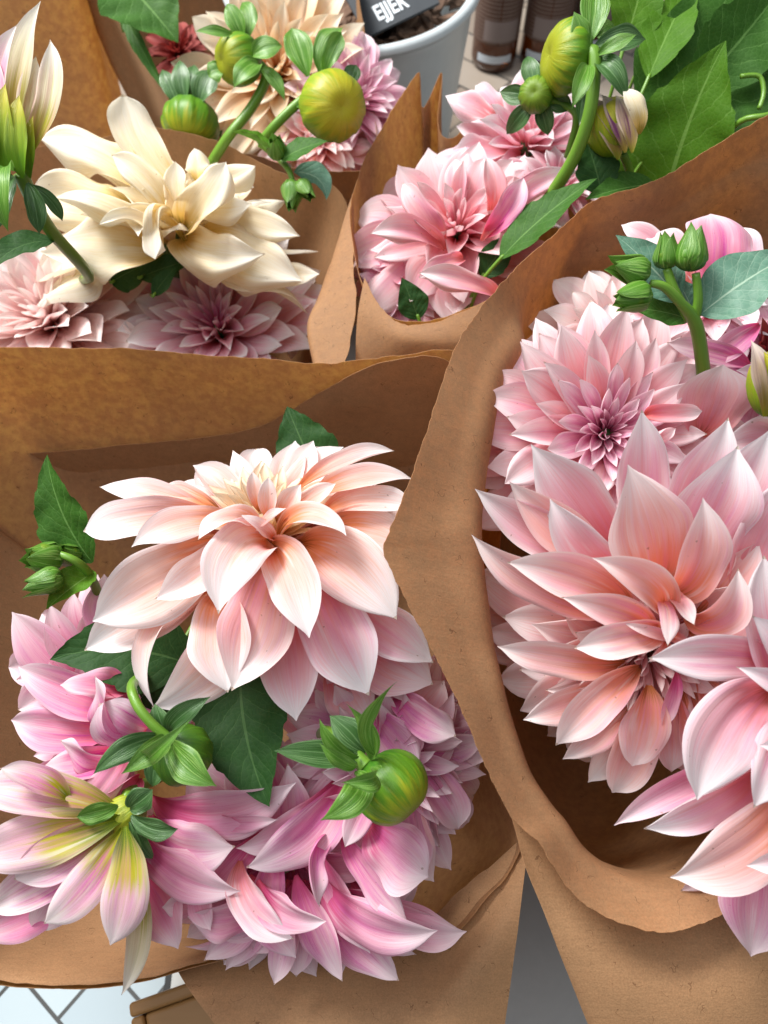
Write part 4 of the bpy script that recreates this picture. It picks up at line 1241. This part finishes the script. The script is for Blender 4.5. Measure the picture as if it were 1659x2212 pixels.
leaf('', 1512, 680, .468, 1720, 545, .45, 150, root=sp, mat=LEAFB, teeth=0, fold=.15, face=(-.1, .4, 1), arch=.1)
leaf('', 1470, 650, .478, 1330, 508, .472, 120, root=sp, mat=LEAFB, teeth=0, fold=.15, face=(0, .3, 1), arch=.05)
leaf('', 1490, 690, .482, 1350, 665, .48, 80, root=sp, mat=LEAF, teeth=0, fold=.15, face=(0, .5, 1))
leaf('', 1495, 670, .482, 1460, 600, .48, 60, root=sp, mat=LEAFB, teeth=0, fold=.15)
make_bud('purple and green opening bud cut off by the picture edge above the big peachy dahlia', 1665, 830, .445, (-.15, .9, .3), 48, mat=BUDY, squash=1.5, sep=[
    (1650, 900, .440, 1622, 735, .432, 60, dict(material=PET['budpurple'], cup=(1.2, .9, .9))),
    (1680, 900, .435, 1650, 760, .428, 60, dict(material=BUDY, cup=(1.4, 1.0, .9)))], stem=[(1665, 880, .45), (1680, 960, .50), (1640, 1100, .56)])

# ------------------------------------------------------------------ middle sleeve
b3 = Vector((0.085, 0.50, 0.05))
dahlia('ruffled pink dahlia glowing in the sleeve with two points', 985, 490, .680, (-.12, .25, .93), 240, 56, 'pink', seed=51, out=-.1, wr=.46, ruff=.24, base=b3, centre=14, jit=.3, tw=.6, tipc=-.12, mkw=dict(ruff=.4, edge=.6, m=.6, p=1.9, cupx=1.4), manual=[
    (1060, 470, .655, 1050, 340, .64, 84, dict(arch=.2, cup=(1.6, .9, 1.0), lat=.1, ruff=.3)),
    (1050, 510, .650, 1130, 380, .63, 90, dict(arch=.2, cup=(1.6, .9, 1.0), lat=.1, ruff=.2, material=PET['hot'])),
    (1040, 520, .650, 1250, 370, .65, 80, dict(arch=.15, cup=(1.6, .9, 1.0), lat=-.1, material=PET['pinkwhite'])),
    (960, 520, .655, 870, 395, .64, 90, dict(arch=.2, cup=(1.6, .9, 1.0), lat=-.1)),
    (960, 540, .655, 800, 505, .64, 84, dict(arch=.2, cup=(1.6, .9, 1.0), lat=.1, ruff=.3)),
    (1000, 560, .65, 905, 600, .635, 70, dict(arch=.2, cup=(1.6, .9, 1.0))),
    (1080, 640, .64, 905, 590, .63, 80, dict(arch=.2, cup=(1.6, .9, 1.0))),
])
dahlia('pale pink dahlia behind the ruffled one in front of the zinc bucket', 1140, 300, .745, (0, .45, .88), 200, 48, 'pinkwhite', seed=53, out=-.1, wr=.46, ruff=.2, base=b3, centre=12, jit=.3, tw=.5, tipc=-.1, mkw=dict(ruff=.35, edge=.4), manual=[
    (1080, 270, .74, 962, 207, .75, 60, dict(arch=.1)), (1090, 260, .75, 1027, 185, .76, 56, dict(arch=.1)),
    (1140, 250, .75, 1125, 150, .77, 70, dict(arch=.05)), (1060, 380, .72, 940, 340, .71, 90, dict(arch=.1))])
dahlia('small blush dahlia seen between the stems next to the ruffled pink one', 1215, 400, .71, (.3, .4, .85), 120, 40, 'pinkwhite', seed=54, out=-.1, wr=.46, ruff=.2, base=b3, centre=8)
dahlia('dark pink dahlia deep inside the two pointed sleeve next to a dark leaf', 860, 600, .70, (-.3, .1, .9), 130, 44, 'lilac', seed=56, out=-.1, wr=.46, ruff=.2, base=b3, centre=8)

make_bud('large ribbed green bud on a hooked stem beside the amber bottles', 1222, 125, .600, (-1, .04, .25), 76, mat=BUD, squash=.62, ribs=14, amp=.05, sep=[
    (1262, 120, .585, 1240, 25, .575, 46, dict(arch=.12)),
    (1275, 90, .585, 1285, -40, .590, 66, dict(arch=.1)),
    (1270, 140, .58, 1235, 235, .57, 46, dict(arch=.2, cup=(.8, .7, .8))),
    (1285, 100, .582, 1395, 85, .585, 56, dict(arch=.12, material=SEPALD)),
    (1290, 120, .578, 1375, 75, .565, 34, dict(arch=.1)),
    (1285, 135, .585, 1352, 215, .58, 60, dict(arch=.3, material=SEPALD)),
    (1270, 150, .60, 1250, 270, .60, 44, dict(arch=.1, material=SEPALD)),
    (1290, 80, .60, 1330, 60, .60, 60, dict(arch=.2))],
    stem=[(1262, 122, .588, 14), (1280, 112, .582, 15), (1284, 150, .582, 14), (1272, 250, .592, 14), (1235, 350, .615, 14), (1170, 450, .65, 14), (1120, 520, .68, 13)])
make_bud('cluster of three small dark green buds on the hooked stem spray', 1158, 205, .615, (-.3, -.3, .9), 38, mat=BUDG, rsep=(6, 84, 44, .3), smat=SEPALD,
         stem=[(1180, 215, .62, 8), (1215, 225, .622, 8), (1245, 255, .62, 8), (1225, 340, .64, 8)])
make_bud('opening bud with purple streaked petals behind the broad serrated leaves', 1322, 275, .610, (-.35, .55, .4), 58, mat=BUDY, squash=1.0, sep=[
    (1345, 320, .600, 1278, 215, .605, 44, dict(material=PET['budpurple'], cup=(1.0, .5, .8))),
    (1350, 330, .595, 1300, 205, .600, 44, dict(material=PET['budpurple'], cup=(1.0, .5, .8))),
    (1365, 330, .590, 1330, 205, .594, 44, dict(material=PET['budpurple'], cup=(1.0, .5, .8))),
    (1335, 345, .605, 1290, 250, .605, 50, dict(material=PET['budpurple'], cup=(1.2, .8, .8))),
    (1380, 290, .585, 1345, 190, .58, 50, dict(material=PET['cream'], arch=.3))], stem=[(1345, 330, .62, 9), (1360, 400, .64, 9), (1300, 520, .68, 9)], name='opening_bud')
for a in [
    ('broad serrated green leaf standing in front of the opening purple bud', 1425, 500, .715, 1568, 88, .620, 285, dict(mat=LEAFL, teeth=7, face=(-.3, .2, 1), lat=-.04, fold=.15)),
    ('dark wide leaf behind the broad serrated one reaching the top edge', 1400, 330, .68, 1720, -60, .66, 330, dict(mat=LEAF, teeth=7, face=(.1, .3, 1))),
    ('bright green upright leaf near the large ribbed bud', 1345, 110, .66, 1400, -90, .66, 120, dict(mat=LEAFL, teeth=5, face=(.2, .3, 1))),
    ('leaf with curled margin crossing in front of the darker wide leaf', 1500, 200, .655, 1690, -30, .64, 170, dict(mat=LEAF, teeth=6, face=(.3, .1, 1), fold=.35, arch=.12)),
    ('narrow leaf standing between the upright bright leaf and the wide dark leaf', 1400, 170, .65, 1500, -40, .67, 110, dict(mat=LEAFL, teeth=5, face=(-.3, .2, 1), fold=.4)),
    ('green leaf at the picture edge above the paper collar', 1600, 330, .70, 1760, 60, .66, 200, dict(mat=LEAF, teeth=6)),
    ('dark leaf at the very top edge among the serrated leaves', 1440, 60, .70, 1600, -60, .70, 150, dict(mat=LEAFD, teeth=5)),
    ('long leaf lying along the paper below the hooked stem', 1080, 560, .635, 1290, 385, .61, 105, dict(mat=LEAF, teeth=6, face=(-.3, .6, 1))),
    ('dark leaf under the opening purple bud behind the stem', 1300, 420, .625, 1265, 300, .62, 100, dict(mat=LEAFD, teeth=4)),
    ('pointed leaf tip lying at the foot of the broad serrated leaf', 1420, 400, .63, 1264, 432, .612, 90, dict(mat=LEAF, teeth=3, face=(0, .6, 1))),
    ('dark leaf in the shade below the ruffled pink dahlia', 1040, 600, .66, 1110, 500, .65, 70, dict(mat=LEAFD, teeth=3)),
    ('small dark leaf low in the two pointed sleeve', 905, 690, .66, 868, 600, .65, 70, dict(mat=LEAFD, teeth=0)),
]:
    leaf(a[0], *a[1:8], **a[8])
mb = MB(); tube(mb, [W(1700, 235, .63), W(1655, 250, .62), W(1600, 262, .63), W(1540, 320, .66)], [.0025] * 4, 10, 4)
st = empty('stem', W(1655, 250, .62), 'thin hooked green stem curling by the picture edge above the paper', 'stem'); mb.build('stalk', STEM, st)
mb = MB(); tube(mb, [W(1600, 165, .63), W(1640, 165, .63), W(1650, 200, .63), W(1640, 235, .63)], [.002] * 4, 10, 4); mb.build('side_shoot', STEM, st)

# ------------------------------------------------------------------ upper left sleeve
b4 = Vector((-0.20, 0.58, 0.05))
dahlia('creamy white dahlia with long twisted petals', 365, 480, .715, (0, .72, .68), 300, 66, 'cream', seed=61, out=-.25, wr=.44, ruff=.20, base=b4, centre=8, jit=.25, tw=.6, tipc=-.12, cmat='cream', mkw=dict(ruff=.5, fold=.1, edge=.75, m=.62, p=1.7, tipc=-.14, cupx=1.6),
       sector=((0, -1, 0), 1.0, .5), manual=[
    (400, 420, .695, 266, 203, .68, 112, dict(arch=.06, cup=(1.2, .6, .9), lat=-.12, m=.70, p=3.2, roll=(-.3, 0), ruff=.15, edge=.1, cupx=1.2)),
    (330, 420, .70, 82, 298, .70, 130, dict(arch=.15, cup=(1.2, .5, .9), lat=.10, roll=(0, -.3))),
    (300, 470, .70, 60, 420, .695, 150, dict(arch=.15, cup=(1.2, .45, .9))),
    (350, 540, .70, 120, 520, .68, 190, dict(arch=.2, cup=(1.4, .4, .7), m=.5)),
    (340, 535, .685, 116, 428, .648, 90, dict(arch=.25, cup=(1.6, .8, 1.0), lat=.15, roll=(0, -.5))),
    (400, 520, .69, 573, 548, .655, 150, dict(arch=.25, cup=(1.6, .6, 1.0), lat=.15, m=.5)),
    (430, 520, .69, 655, 608, .67, 160, dict(arch=.15, cup=(1.4, .5, .9), m=.5)),
    (440, 460, .69, 648, 510, .68, 96, dict(arch=.15, cup=(1.4, .6, .9))),
    (420, 450, .68, 545, 440, .655, 88, dict(arch=.2, cup=(1.4, .6, .9), lat=.1)),
    (440, 420, .70, 552, 358, .69, 70, dict(arch=.1)),
    (400, 500, .675, 488, 350, .640, 150, dict(arch=.2, cup=(1.6, .8, .8), lat=.08, m=.6, p=2.4)),
    (370, 470, .675, 240, 335, .655, 110, dict(arch=.2, cup=(1.4, .8, .8), lat=.1, ruff=.3)),
    (390, 490, .67, 378, 348, .655, 110, dict(arch=.1, cup=(1.6, 1.0, 1.0), ruff=.3, p=2.2)),
    (400, 520, .67, 230, 470, .635, 60, dict(arch=.2, cup=(1.8, 1.2, 1.0), lat=.2)),
    (350, 545, .665, 212, 486, .630, 92, dict(arch=.3, cup=(2.0, 1.3, 1.1), lat=.28, roll=(0, -.4))),
    (370, 470, .655, 335, 560, .622, 104, dict(arch=.3, cup=(2.6, 1.5, .7), m=.62, p=3.0, lat=.1)),
    (560, 590, .695, 690, 592, .69, 60, dict(arch=.1)),
    (430, 400, .70, 420, 320, .70, 60, dict(arch=.1)),
])
dahlia('pale blush dahlia cut by the paper rim under the half open flower stem', 100, 680, .750, (-.1, .35, .93), 240, 84, 'pale', seed=63, out=.08, wr=.46, ruff=.08, base=b4, centre=12, jit=.2, tw=.3, arch=.12)
dahlia('soft pink dahlia with pointed petals under the creamy white one', 468, 705, .755, (0, .25, .97), 255, 84, 'pinkwhite', seed=66, out=.10, wr=.40, ruff=.05, base=b4, centre=10, jit=.12, tw=.2, cmat='hot', arch=.10)
dahlia('faded cream pink dahlia behind the soft pink one beside the shaded paper', 590, 640, .81, (.3, .3, .9), 120, 50, 'pale', seed=67, out=-.1, wr=.4, base=b4, centre=8)

C0 = W(30, 330, .52)
ho = empty('dahlia', C0, 'half open white and yellow dahlia pointing upward on a bent green stem', 'flower', None)
for q in [
    (40, 340, .525, 88, 2, .515, 78, dict(arch=.05, cup=(1.0, .5, .9), lat=-.08, roll=(0, .2))),
    (55, 350, .515, 108, 85, .512, 70, dict(arch=.08, cup=(1.2, .8, 1.0), lat=.14)),
    (50, 340, .52, 78, 120, .52, 60, dict(arch=.05, cup=(1.0, .5, .9))),
    (20, 330, .51, 38, 52, .505, 60, dict(arch=.08, cup=(1.2, .8, .9), lat=-.12, material=PET['opening'])),
    (10, 330, .505, -10, 120, .505, 60, dict(arch=.08, cup=(1.2, .8, .9), material=PET['opening'])),
    (-10, 330, .52, -60, 40, .52, 90, dict(arch=.08, cup=(1.2, .5, .9)))]:
    hp(ho, q[-1].pop('material', PET['opening2']), None, *q[:-1], **q[-1])
for q in [(20, 385, .512, 12, 180, .498, 62, BUDY), (50, 385, .508, 42, 205, .498, 56, BUDY), (66, 385, .512, 72, 250, .502, 40, BUDY), (-10, 385, .51, -25, 190, .50, 60, BUDG)]:
    hp(ho, q[-1], None, *q[:-1], name='bract', cup=(1.2, .8, 1.0), arch=.14, m=.4)
for q in [(30, 370, .505, 18, 500, .485, 76, dict(arch=.4, cup=(1.0, .8, .8))), (30, 380, .515, -10, 505, .50, 80, dict(arch=.2, material=SEPALD)),
          (60, 395, .51, 85, 505, .515, 46, dict(arch=.1, lat=-.1, material=SEPALD)), (65, 400, .515, 135, 478, .53, 30, dict(arch=.1, lat=-.15, material=SEPALD))]:
    kw = dict(q[-1]); mt = kw.pop('material', SEPAL); kw.setdefault('cup', (1.2, .6, .8))
    hp(ho, mt, None, *q[:-1], name='sepal', **kw)
mb = MB(); tube(mb, [W(45, 375, .515), W(75, 440, .53), W(115, 505, .56), W(190, 592, .64), W(214, 650, .80), b4], [.0052, .0048, .0046, .0046, .004, .004], 14, 6)
mb.build('stem', STEM, ho)
leaf('', 118, 520, .562, -20, 590, .53, 82, root=ho, mat=LEAFD, teeth=0, fold=.2, face=(.1, .6, 1), lat=.14)
leaf('dark leaf peeping out in shade beneath the creamy white dahlia', 300, 600, .70, 420, 560, .70, 60, mat=LEAFD, teeth=3, stem=[(290, 596, .76), (290, 640, .85)])
leaf('narrow dark leaf in the gap between the two pink dahlias', 330, 640, .69, 385, 570, .69, 40, mat=LEAFD, teeth=0, stem=[(326, 640, .76), (326, 680, .85)])
leaf('dark leaf deepest beneath the twisted petals of the creamy dahlia', 240, 610, .71, 340, 560, .70, 90, mat=LEAFD, teeth=3, stem=[(236, 606, .77), (236, 650, .86)])

# ------------------------------------------------------------------ top sleeve
b6 = Vector((-0.10, 0.86, 0.05))
dahlia('peach cream dahlia with tall upright outer petals at the top edge', 598, 150, .86, (-.02, -.05, 1), 225, 78, 'peachcream', seed=71, out=.12, wr=.36, ruff=.20, base=b6, centre=14, jit=.2, tw=.4, arch=.12)
dahlia('pink lilac dahlia leaning out towards the zinc bucket', 765, 215, .860, (.35, .05, .92), 160, 70, 'lilac', seed=73, out=.0, wr=.40, ruff=.12, base=b6, centre=10, jit=.2, tw=.3)
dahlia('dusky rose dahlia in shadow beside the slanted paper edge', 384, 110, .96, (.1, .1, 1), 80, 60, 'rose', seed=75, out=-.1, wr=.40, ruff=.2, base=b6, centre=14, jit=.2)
dahlia('peach pink dahlia low behind the fat yellow green bud', 690, 300, .855, (.1, .1, 1), 130, 70, 'peachpink', seed=77, out=-.1, wr=.38, ruff=.2, base=b6, centre=14, jit=.2)

sp = empty('bud_spray', W(560, 300, .72), 'forked green spray carrying the fat glossy yellow bud over the peach cream dahlia', 'flower buds', 'dahlia buds')
C = W(718, 230, .69)
mb = MB(); bud_body(mb, C, D(.45, -.45, .85), 72 * K * .69, .95, 9, .9, .055); mb.build('bud', BUDY, sp)
for q in [(665, 165, .70, 630, 60, .70, 66, dict(arch=.1)), (690, 155, .70, 742, 60, .695, 60, dict(arch=.1, lat=-.1, roll=(0, .6))), (700, 160, .69, 738, 70, .685, 44, dict(arch=.15, roll=(0, -.6))),
          (750, 190, .71, 770, 140, .71, 40, dict(arch=.1, material=SEPALD)), (665, 225, .70, 640, 232, .69, 24, dict(arch=.1))]:
    kw = dict(q[-1]); mt = kw.pop('material', SEPAL); kw.setdefault('cup', (1.2, .7, .8))
    hp(sp, mt, None, *q[:-1], name='sepal', **kw)
mb = MB(); tube(mb, [W(665, 205, .695), W(630, 235, .695), W(590, 275, .70), (W(562, 310, .71))], [.0040, .0042, .0042, .0044], 12, 5); mb.build('stem', STEM, sp)
mb = MB(); tube(mb, [W(562, 310, .71), W(600, 340, .71), W(622, 365, .70), W(632, 390, .70)], [.0036, .0034, .0028, .0024], 10, 4); mb.build('side_shoot', STEM, sp)
small_bud(sp, 632, 412, .70, (-.1, -1, .3), 26, ln=1.8)
small_bud(sp, 655, 405, .695, (.5, -.7, .4), 20, ln=2.2)
small_bud(sp, 598, 325, .69, (0, .3, 1), 22)
leaf('', 590, 330, .69, 500, 285, .68, 60, root=sp, mat=LEAFL, teeth=0, fold=.7, face=(.1, .8, .5))
leaf('', 608, 345, .69, 708, 305, .68, 66, root=sp, mat=LEAF, teeth=0, fold=.15, face=(0, .5, 1))
leaf('', 635, 372, .70, 705, 432, .70, 66, root=sp, mat=LEAFB, teeth=0, fold=.3, face=(.4, .3, 1), lat=-.3)
make_bud('small round green bud with leafy sepals on a straight stem over the peach cream dahlia', 515, 128, .735, (-.75, -.35, .5), 54, mat=BUD, ribs=7, amp=.07, sep=[
    (525, 85, .725, 490, 8, .72, 44, {}), (535, 85, .73, 522, 5, .735, 40, dict(lat=.15)), (510, 82, .72, 422, 68, .71, 24, {}),
    (545, 120, .72, 610, 100, .715, 56, {}), (560, 140, .715, 505, 190, .70, 52, dict(arch=.25)), (480, 150, .735, 450, 165, .735, 50, {}),
    (562, 150, .73, 615, 218, .725, 30, dict(lat=-.1))], stem=[(550, 130, .74, 10), (575, 165, .75, 11), (545, 230, .755, 11), (490, 300, .76, 11), (440, 380, .79, 11)])
make_bud('striped green bud rising behind the slanted paper rim', 412, 268, .80, (-.15, -1, .25), 62, mat=BUD, squash=.8, sep=[
    (400, 222, .79, 388, 130, .79, 44, dict(material=SEPALD)), (410, 222, .795, 420, 140, .80, 44, dict(material=SEPALD)),
    (430, 225, .785, 460, 150, .785, 60, dict(material=SEPALD)), (385, 230, .80, 350, 150, .80, 34, dict(material=SEPALD))], stem=[(412, 225, .81), (410, 190, .82), (400, 260, .90)])
leaf('dark scalloped leaf hanging from the top edge beside the dusky rose dahlia', 250, -60, .83, 385, 92, .83, 190, mat=LEAF, teeth=5, face=(0, .2, 1))
leaf('narrow green leaf curling along the slanted paper edge', 262, 15, .862, 370, 215, .842, 34, mat=LEAF, teeth=8, face=(-.5, .2, 1), fold=.6)

# ------------------------------------------------------------------ bucket, sign, bottles
def lathe(mb, C, prof, seg=64):
    verts, uv, faces = [], [], []
    for j, (r, z) in enumerate(prof):
        for i in range(seg):
            a = math.tau * i / seg
            verts.append(C + Vector((r * math.cos(a), r * math.sin(a), z)))
            uv.append((i / seg, j / (len(prof) - 1)))
    for j in range(len(prof) - 1):
        for i in range(seg):
            a, b = j * seg + i, j * seg + (i + 1) % seg
            faces.append((a, b, b + seg, a + seg))
    mb.add(verts, faces, uv)


m, nt = newmat('zinc')
tc = nt.nodes.new('ShaderNodeTexCoord')
n1 = noise_(nt, tc.outputs['Object'], 14, 5, 0.6)
n2 = noise_(nt, tc.outputs['Object'], 60, 4, 0.6)
k = math_(nt, 'ADD', math_(nt, 'MULTIPLY', n1, 0.6), math_(nt, 'MULTIPLY', n2, 0.4))
ZINC = finish(m, nt, mixc(nt, k, (0.50, 0.57, 0.59), (0.72, 0.77, 0.78)), 0.42, 0, 1, n2, 0.2, 0.001)
ZINC.node_tree.nodes['Principled BSDF'].inputs['Metallic'].default_value = 0.2
rc = W(760, -50, 1.05)
br_ = 275 * K * 1.05
bk = empty('zinc_bucket', Vector((rc.x, rc.y, 0)), 'round zinc bucket of wood bark behind the dahlias', 'bucket')
mb = MB()
H = rc.z
lathe(mb, Vector((rc.x, rc.y, 0)), [(0.0, .013), (br_ * .80, .013), (br_ * .815, .02), (br_ * .89, H * .45), (br_ * .97, H * .93), (br_ * .985, H * .95), (br_ * .985, H - .006), (br_ * .965, H - .006), (br_ * .95, H * .93), (br_ * .78, .025), (0, .025)])
mb.build('wall', ZINC, bk)
mb = MB()
lathe(mb, Vector((rc.x, rc.y, H)), [(br_ + .008 * math.cos(a) - .003, .008 * math.sin(a) - .003) for a in [math.tau * q / 12 for q in range(13)]])
mb.build('rim', ZINC, bk)

m, nt = newmat('bark')
tc = nt.nodes.new('ShaderNodeTexCoord')
v1 = nt.nodes.new('ShaderNodeTexVoronoi'); v1.inputs['Scale'].default_value = 60
nt.links.new(tc.outputs['Object'], v1.inputs['Vector'])
BARK = finish(m, nt, mixc(nt, v1.outputs['Color'], (0.035, 0.018, 0.010), (0.22, 0.13, 0.085)), 0.85, 0, 1, v1.outputs['Distance'], 0.8, 0.006)
mb = MB()
rn = random.Random(5)
verts, faces = [], []
for i in range(520):
    a, r = rn.uniform(0, math.tau), br_ * .84 * math.sqrt(rn.random())
    c = Vector((rc.x + r * math.cos(a), rc.y + r * math.sin(a), H - .035 + rn.uniform(0, .014)))
    e1 = Vector((rn.uniform(-1, 1), rn.uniform(-1, 1), rn.uniform(-.3, .3))).normalized()
    e2 = e1.cross(Vector((0, 0, 1))).normalized()
    e3 = e1.cross(e2)
    l, w_, h_ = rn.uniform(.006, .016), rn.uniform(.004, .009), rn.uniform(.001, .003)
    vs = [c + e1 * l * sx * (1 + .3 * sy) + e2 * w_ * sy + e3 * h_ * sz for sx in (-1, 1) for sy in (-1, 1) for sz in (-1, 1)]
    mb.add(vs, [(0, 1, 3, 2), (4, 6, 7, 5), (0, 4, 5, 1), (2, 3, 7, 6), (0, 2, 6, 4), (1, 5, 7, 3)])
box(mb, rc.x - .1, rc.x + .1, rc.y - .1, rc.y + .1, H - .06, H - .04)
tag(mb.build('wood_bark', BARK, smooth=False), 'loose brown wood bark chips filling the zinc bucket', 'bark', kind='stuff')

m, nt = newmat('slate_black')
tc = nt.nodes.new('ShaderNodeTexCoord')
n1 = noise_(nt, tc.outputs['Object'], 30, 5, 0.6)
SLATE = finish(m, nt, mixc(nt, n1, (0.022, 0.027, 0.033), (0.05, 0.058, 0.066)), 0.7, 0, 1, n1, 0.2, 0.001)
m, nt = newmat('chalk_white')
CHALK = finish(m, nt, (0.72, 0.78, 0.82), 0.9, 0, 1)
e1 = (W(905, 4, 1.0) - W(805, 52, 1.0)).normalized()
nrm = D(.15, .25, 1)
nrm = (nrm - e1 * nrm.dot(e1)).normalized()
e2 = nrm.cross(e1)
o = W(822, 66, 1.0)
sg = empty('chalk_sign', o, 'black chalk lettered sign stuck in the bark of the zinc bucket', 'sign')
mb = MB()
wS, hS, tS = .105, .075, .004
pts = [o + e1 * (a * wS - .02) + e2 * (b * hS) + nrm * (c * tS - tS) for c in (0, 1) for b in (0, 1) for a in (0, 1)]
mb.add(pts, [(0, 2, 3, 1), (4, 5, 7, 6), (0, 1, 5, 4), (2, 6, 7, 3), (0, 4, 6, 2), (1, 3, 7, 5)])
mb.build('board', SLATE, sg, smooth=False)
fc = bpy.data.curves.new('lettering', 'FONT')
fc.body = 'EJJER'
fc.size = .029
fc.extrude = .0003
fc.offset = .0006
fc.space_character = 1.02
fc.materials.append(CHALK)
fo = bpy.data.objects.new('lettering', fc)
COL.objects.link(fo)
M = Matrix((e1, e2, nrm)).transposed().to_4x4()
M.translation = e1 * .003 + e2 * .0135 + nrm * .0006
dg = bpy.context.evaluated_depsgraph_get()
tm = bpy.data.meshes.new_from_object(fo.evaluated_get(dg))
bpy.data.objects.remove(fo)
tm.transform(M @ Matrix.Diagonal((0.72, 1.1, 1, 1)))
lo = bpy.data.objects.new('lettering', tm)
COL.objects.link(lo)
lo.parent = sg

m, nt = newmat('amber_glass')
GLASS = finish(m, nt, (0.10, 0.022, 0.002), 0.05, 0, 1, coat=.3)
GLASS.node_tree.nodes['Principled BSDF'].inputs['Transmission Weight'].default_value = 0.55
m, nt = newmat('bottle_label_brown')
u, v = uvs(nt)
lines = math_(nt, 'GREATER_THAN', math_(nt, 'FRACT', math_(nt, 'MULTIPLY', v, 17)), 0.6)
wd_n = noise_(nt, comb(nt, math_(nt, 'MULTIPLY', u, 60.0), math_(nt, 'MULTIPLY', math_(nt, 'FLOOR', math_(nt, 'MULTIPLY', v, 11)), 7.0), 0.0), 1.0, 2, .5)
LAB = finish(m, nt, mixc(nt, math_(nt, 'MULTIPLY', lines, math_(nt, 'GREATER_THAN', wd_n, 0.45)), (0.075, 0.035, 0.022), (0.16, 0.12, 0.105)), 0.5, 0, 1)
m, nt = newmat('bottle_label_white')
WLAB = finish(m, nt, (0.50, 0.56, 0.62), 0.5, 0, 1)
m, nt = newmat('bottle_label_grey')
GLAB = finish(m, nt, (0.20, 0.16, 0.15), 0.5, 0, 1)


def band(mb, C, r, z0, z1, a0, a1):
    vs, uv = [], []
    for i in range(21):
        a = lerp(a0, a1, i / 20)
        for z in (z0, z1):
            vs.append(C + Vector((r * math.cos(a), r * math.sin(a), z)))
            uv.append((i / 20, 0 if z == z0 else 1))
    mb.add(vs, [(2 * i, 2 * i + 2, 2 * i + 3, 2 * i + 1) for i in range(20)], uv)


def bottle(x, y, rad, label):
    C = floor_pt(x, y)
    b = empty('amber_bottle', C, label, 'bottle', 'amber bottles on the tiles')
    r = rad
    mb = MB()
    lathe(mb, C, [(0, .002), (r * .8, .002), (r * .95, .006), (r, .018), (r, .20), (r * .93, .222), (r * .6, .25), (r * .36, .275), (r * .32, .33), (r * .36, .335), (r * .36, .345), (r * .28, .347)], 48)
    mb.build('glass', GLASS, b)
    mid = -math.pi / 2 - math.atan2(C.x, C.y) * -1
    mid = math.atan2(CAM.y - C.y, CAM.x - C.x)
    mb = MB(); band(mb, C, r * 1.006, .055, .17, mid - 1.35, mid + .1); band(mb, C, r * 1.006, .055, .17, mid + .14, mid + 1.25)
    mb.build('label', LAB, b)
    mb = MB(); band(mb, C, r * 1.012, .062, .098, mid - .55, mid + 1.0); mb.build('label_panel', GLAB, b)
    mb = MB(); band(mb, C, r * 1.008, .022, .036, mid - .75, mid + .85); mb.build('label_strip', WLAB, b)
    mb = MB(); lathe(mb, C + Vector((0, 0, .34)), [(0, .014), (r * .36, .014), (r * .38, .010), (r * .38, -.004)], 24); mb.build('cap', BLACK, b)
    return b


bottle(1064, 134, .0425, 'amber bottle nearest the zinc bucket')
bottle(1168, 128, .0425, 'amber bottle half behind the large ribbed bud')
bottle(1262, 100, .0425, 'amber bottle hidden behind the bud sepals')

# wooden crate low by the front
m, nt = newmat('crate_wood')
tc = nt.nodes.new('ShaderNodeTexCoord')
mp = nt.nodes.new('ShaderNodeMapping'); mp.inputs['Scale'].default_value = (6, 90, 40)
nt.links.new(tc.outputs['Object'], mp.inputs[0])
g = noise_(nt, mp.outputs[0], 1.0, 4, .6)
WOOD = finish(m, nt, mixc(nt, g, (0.26, 0.125, 0.035), (0.42, 0.22, 0.075)), 0.5, 0, 1, g, .3, .001)
p0, p1 = floor_pt(276, 2168, .15), floor_pt(418, 2118, .15)
e1 = (p1 - p0).normalized(); e2 = Vector((e1.y, -e1.x, 0))
cb_ = empty('wooden_crate', Vector((p0.x, p0.y, 0.012)), 'small honey coloured wooden crate under the front of the paper', 'crate')


def slab(name, a0, a1, b0, b1, z0, z1):
    mb = MB()
    v = [Vector((p0.x, p0.y, 0)) + e1 * a + e2 * b + Vector((0, 0, z)) for z in (z0, z1) for b in (b0, b1) for a in (a0, a1)]
    mb.add(v, [(0, 1, 3, 2), (4, 6, 7, 5), (0, 4, 5, 1), (2, 3, 7, 6), (0, 2, 6, 4), (1, 5, 7, 3)])
    o = mb.build(name, WOOD, cb_, smooth=False)
    s = o.modifiers.new('round', 'BEVEL'); s.width = .003; s.segments = 3
    return o


slab('side', 0, .10, 0, .011, .013, .15)
slab('side', 0, .011, .0112, .19, .013, .15)
slab('side', .0892, .10, .0112, .19, .013, .15)
slab('lid', .0112, .089, .0113, .19, .138, .147)
slab('base', .0112, .089, .0113, .19, .0132, .022)
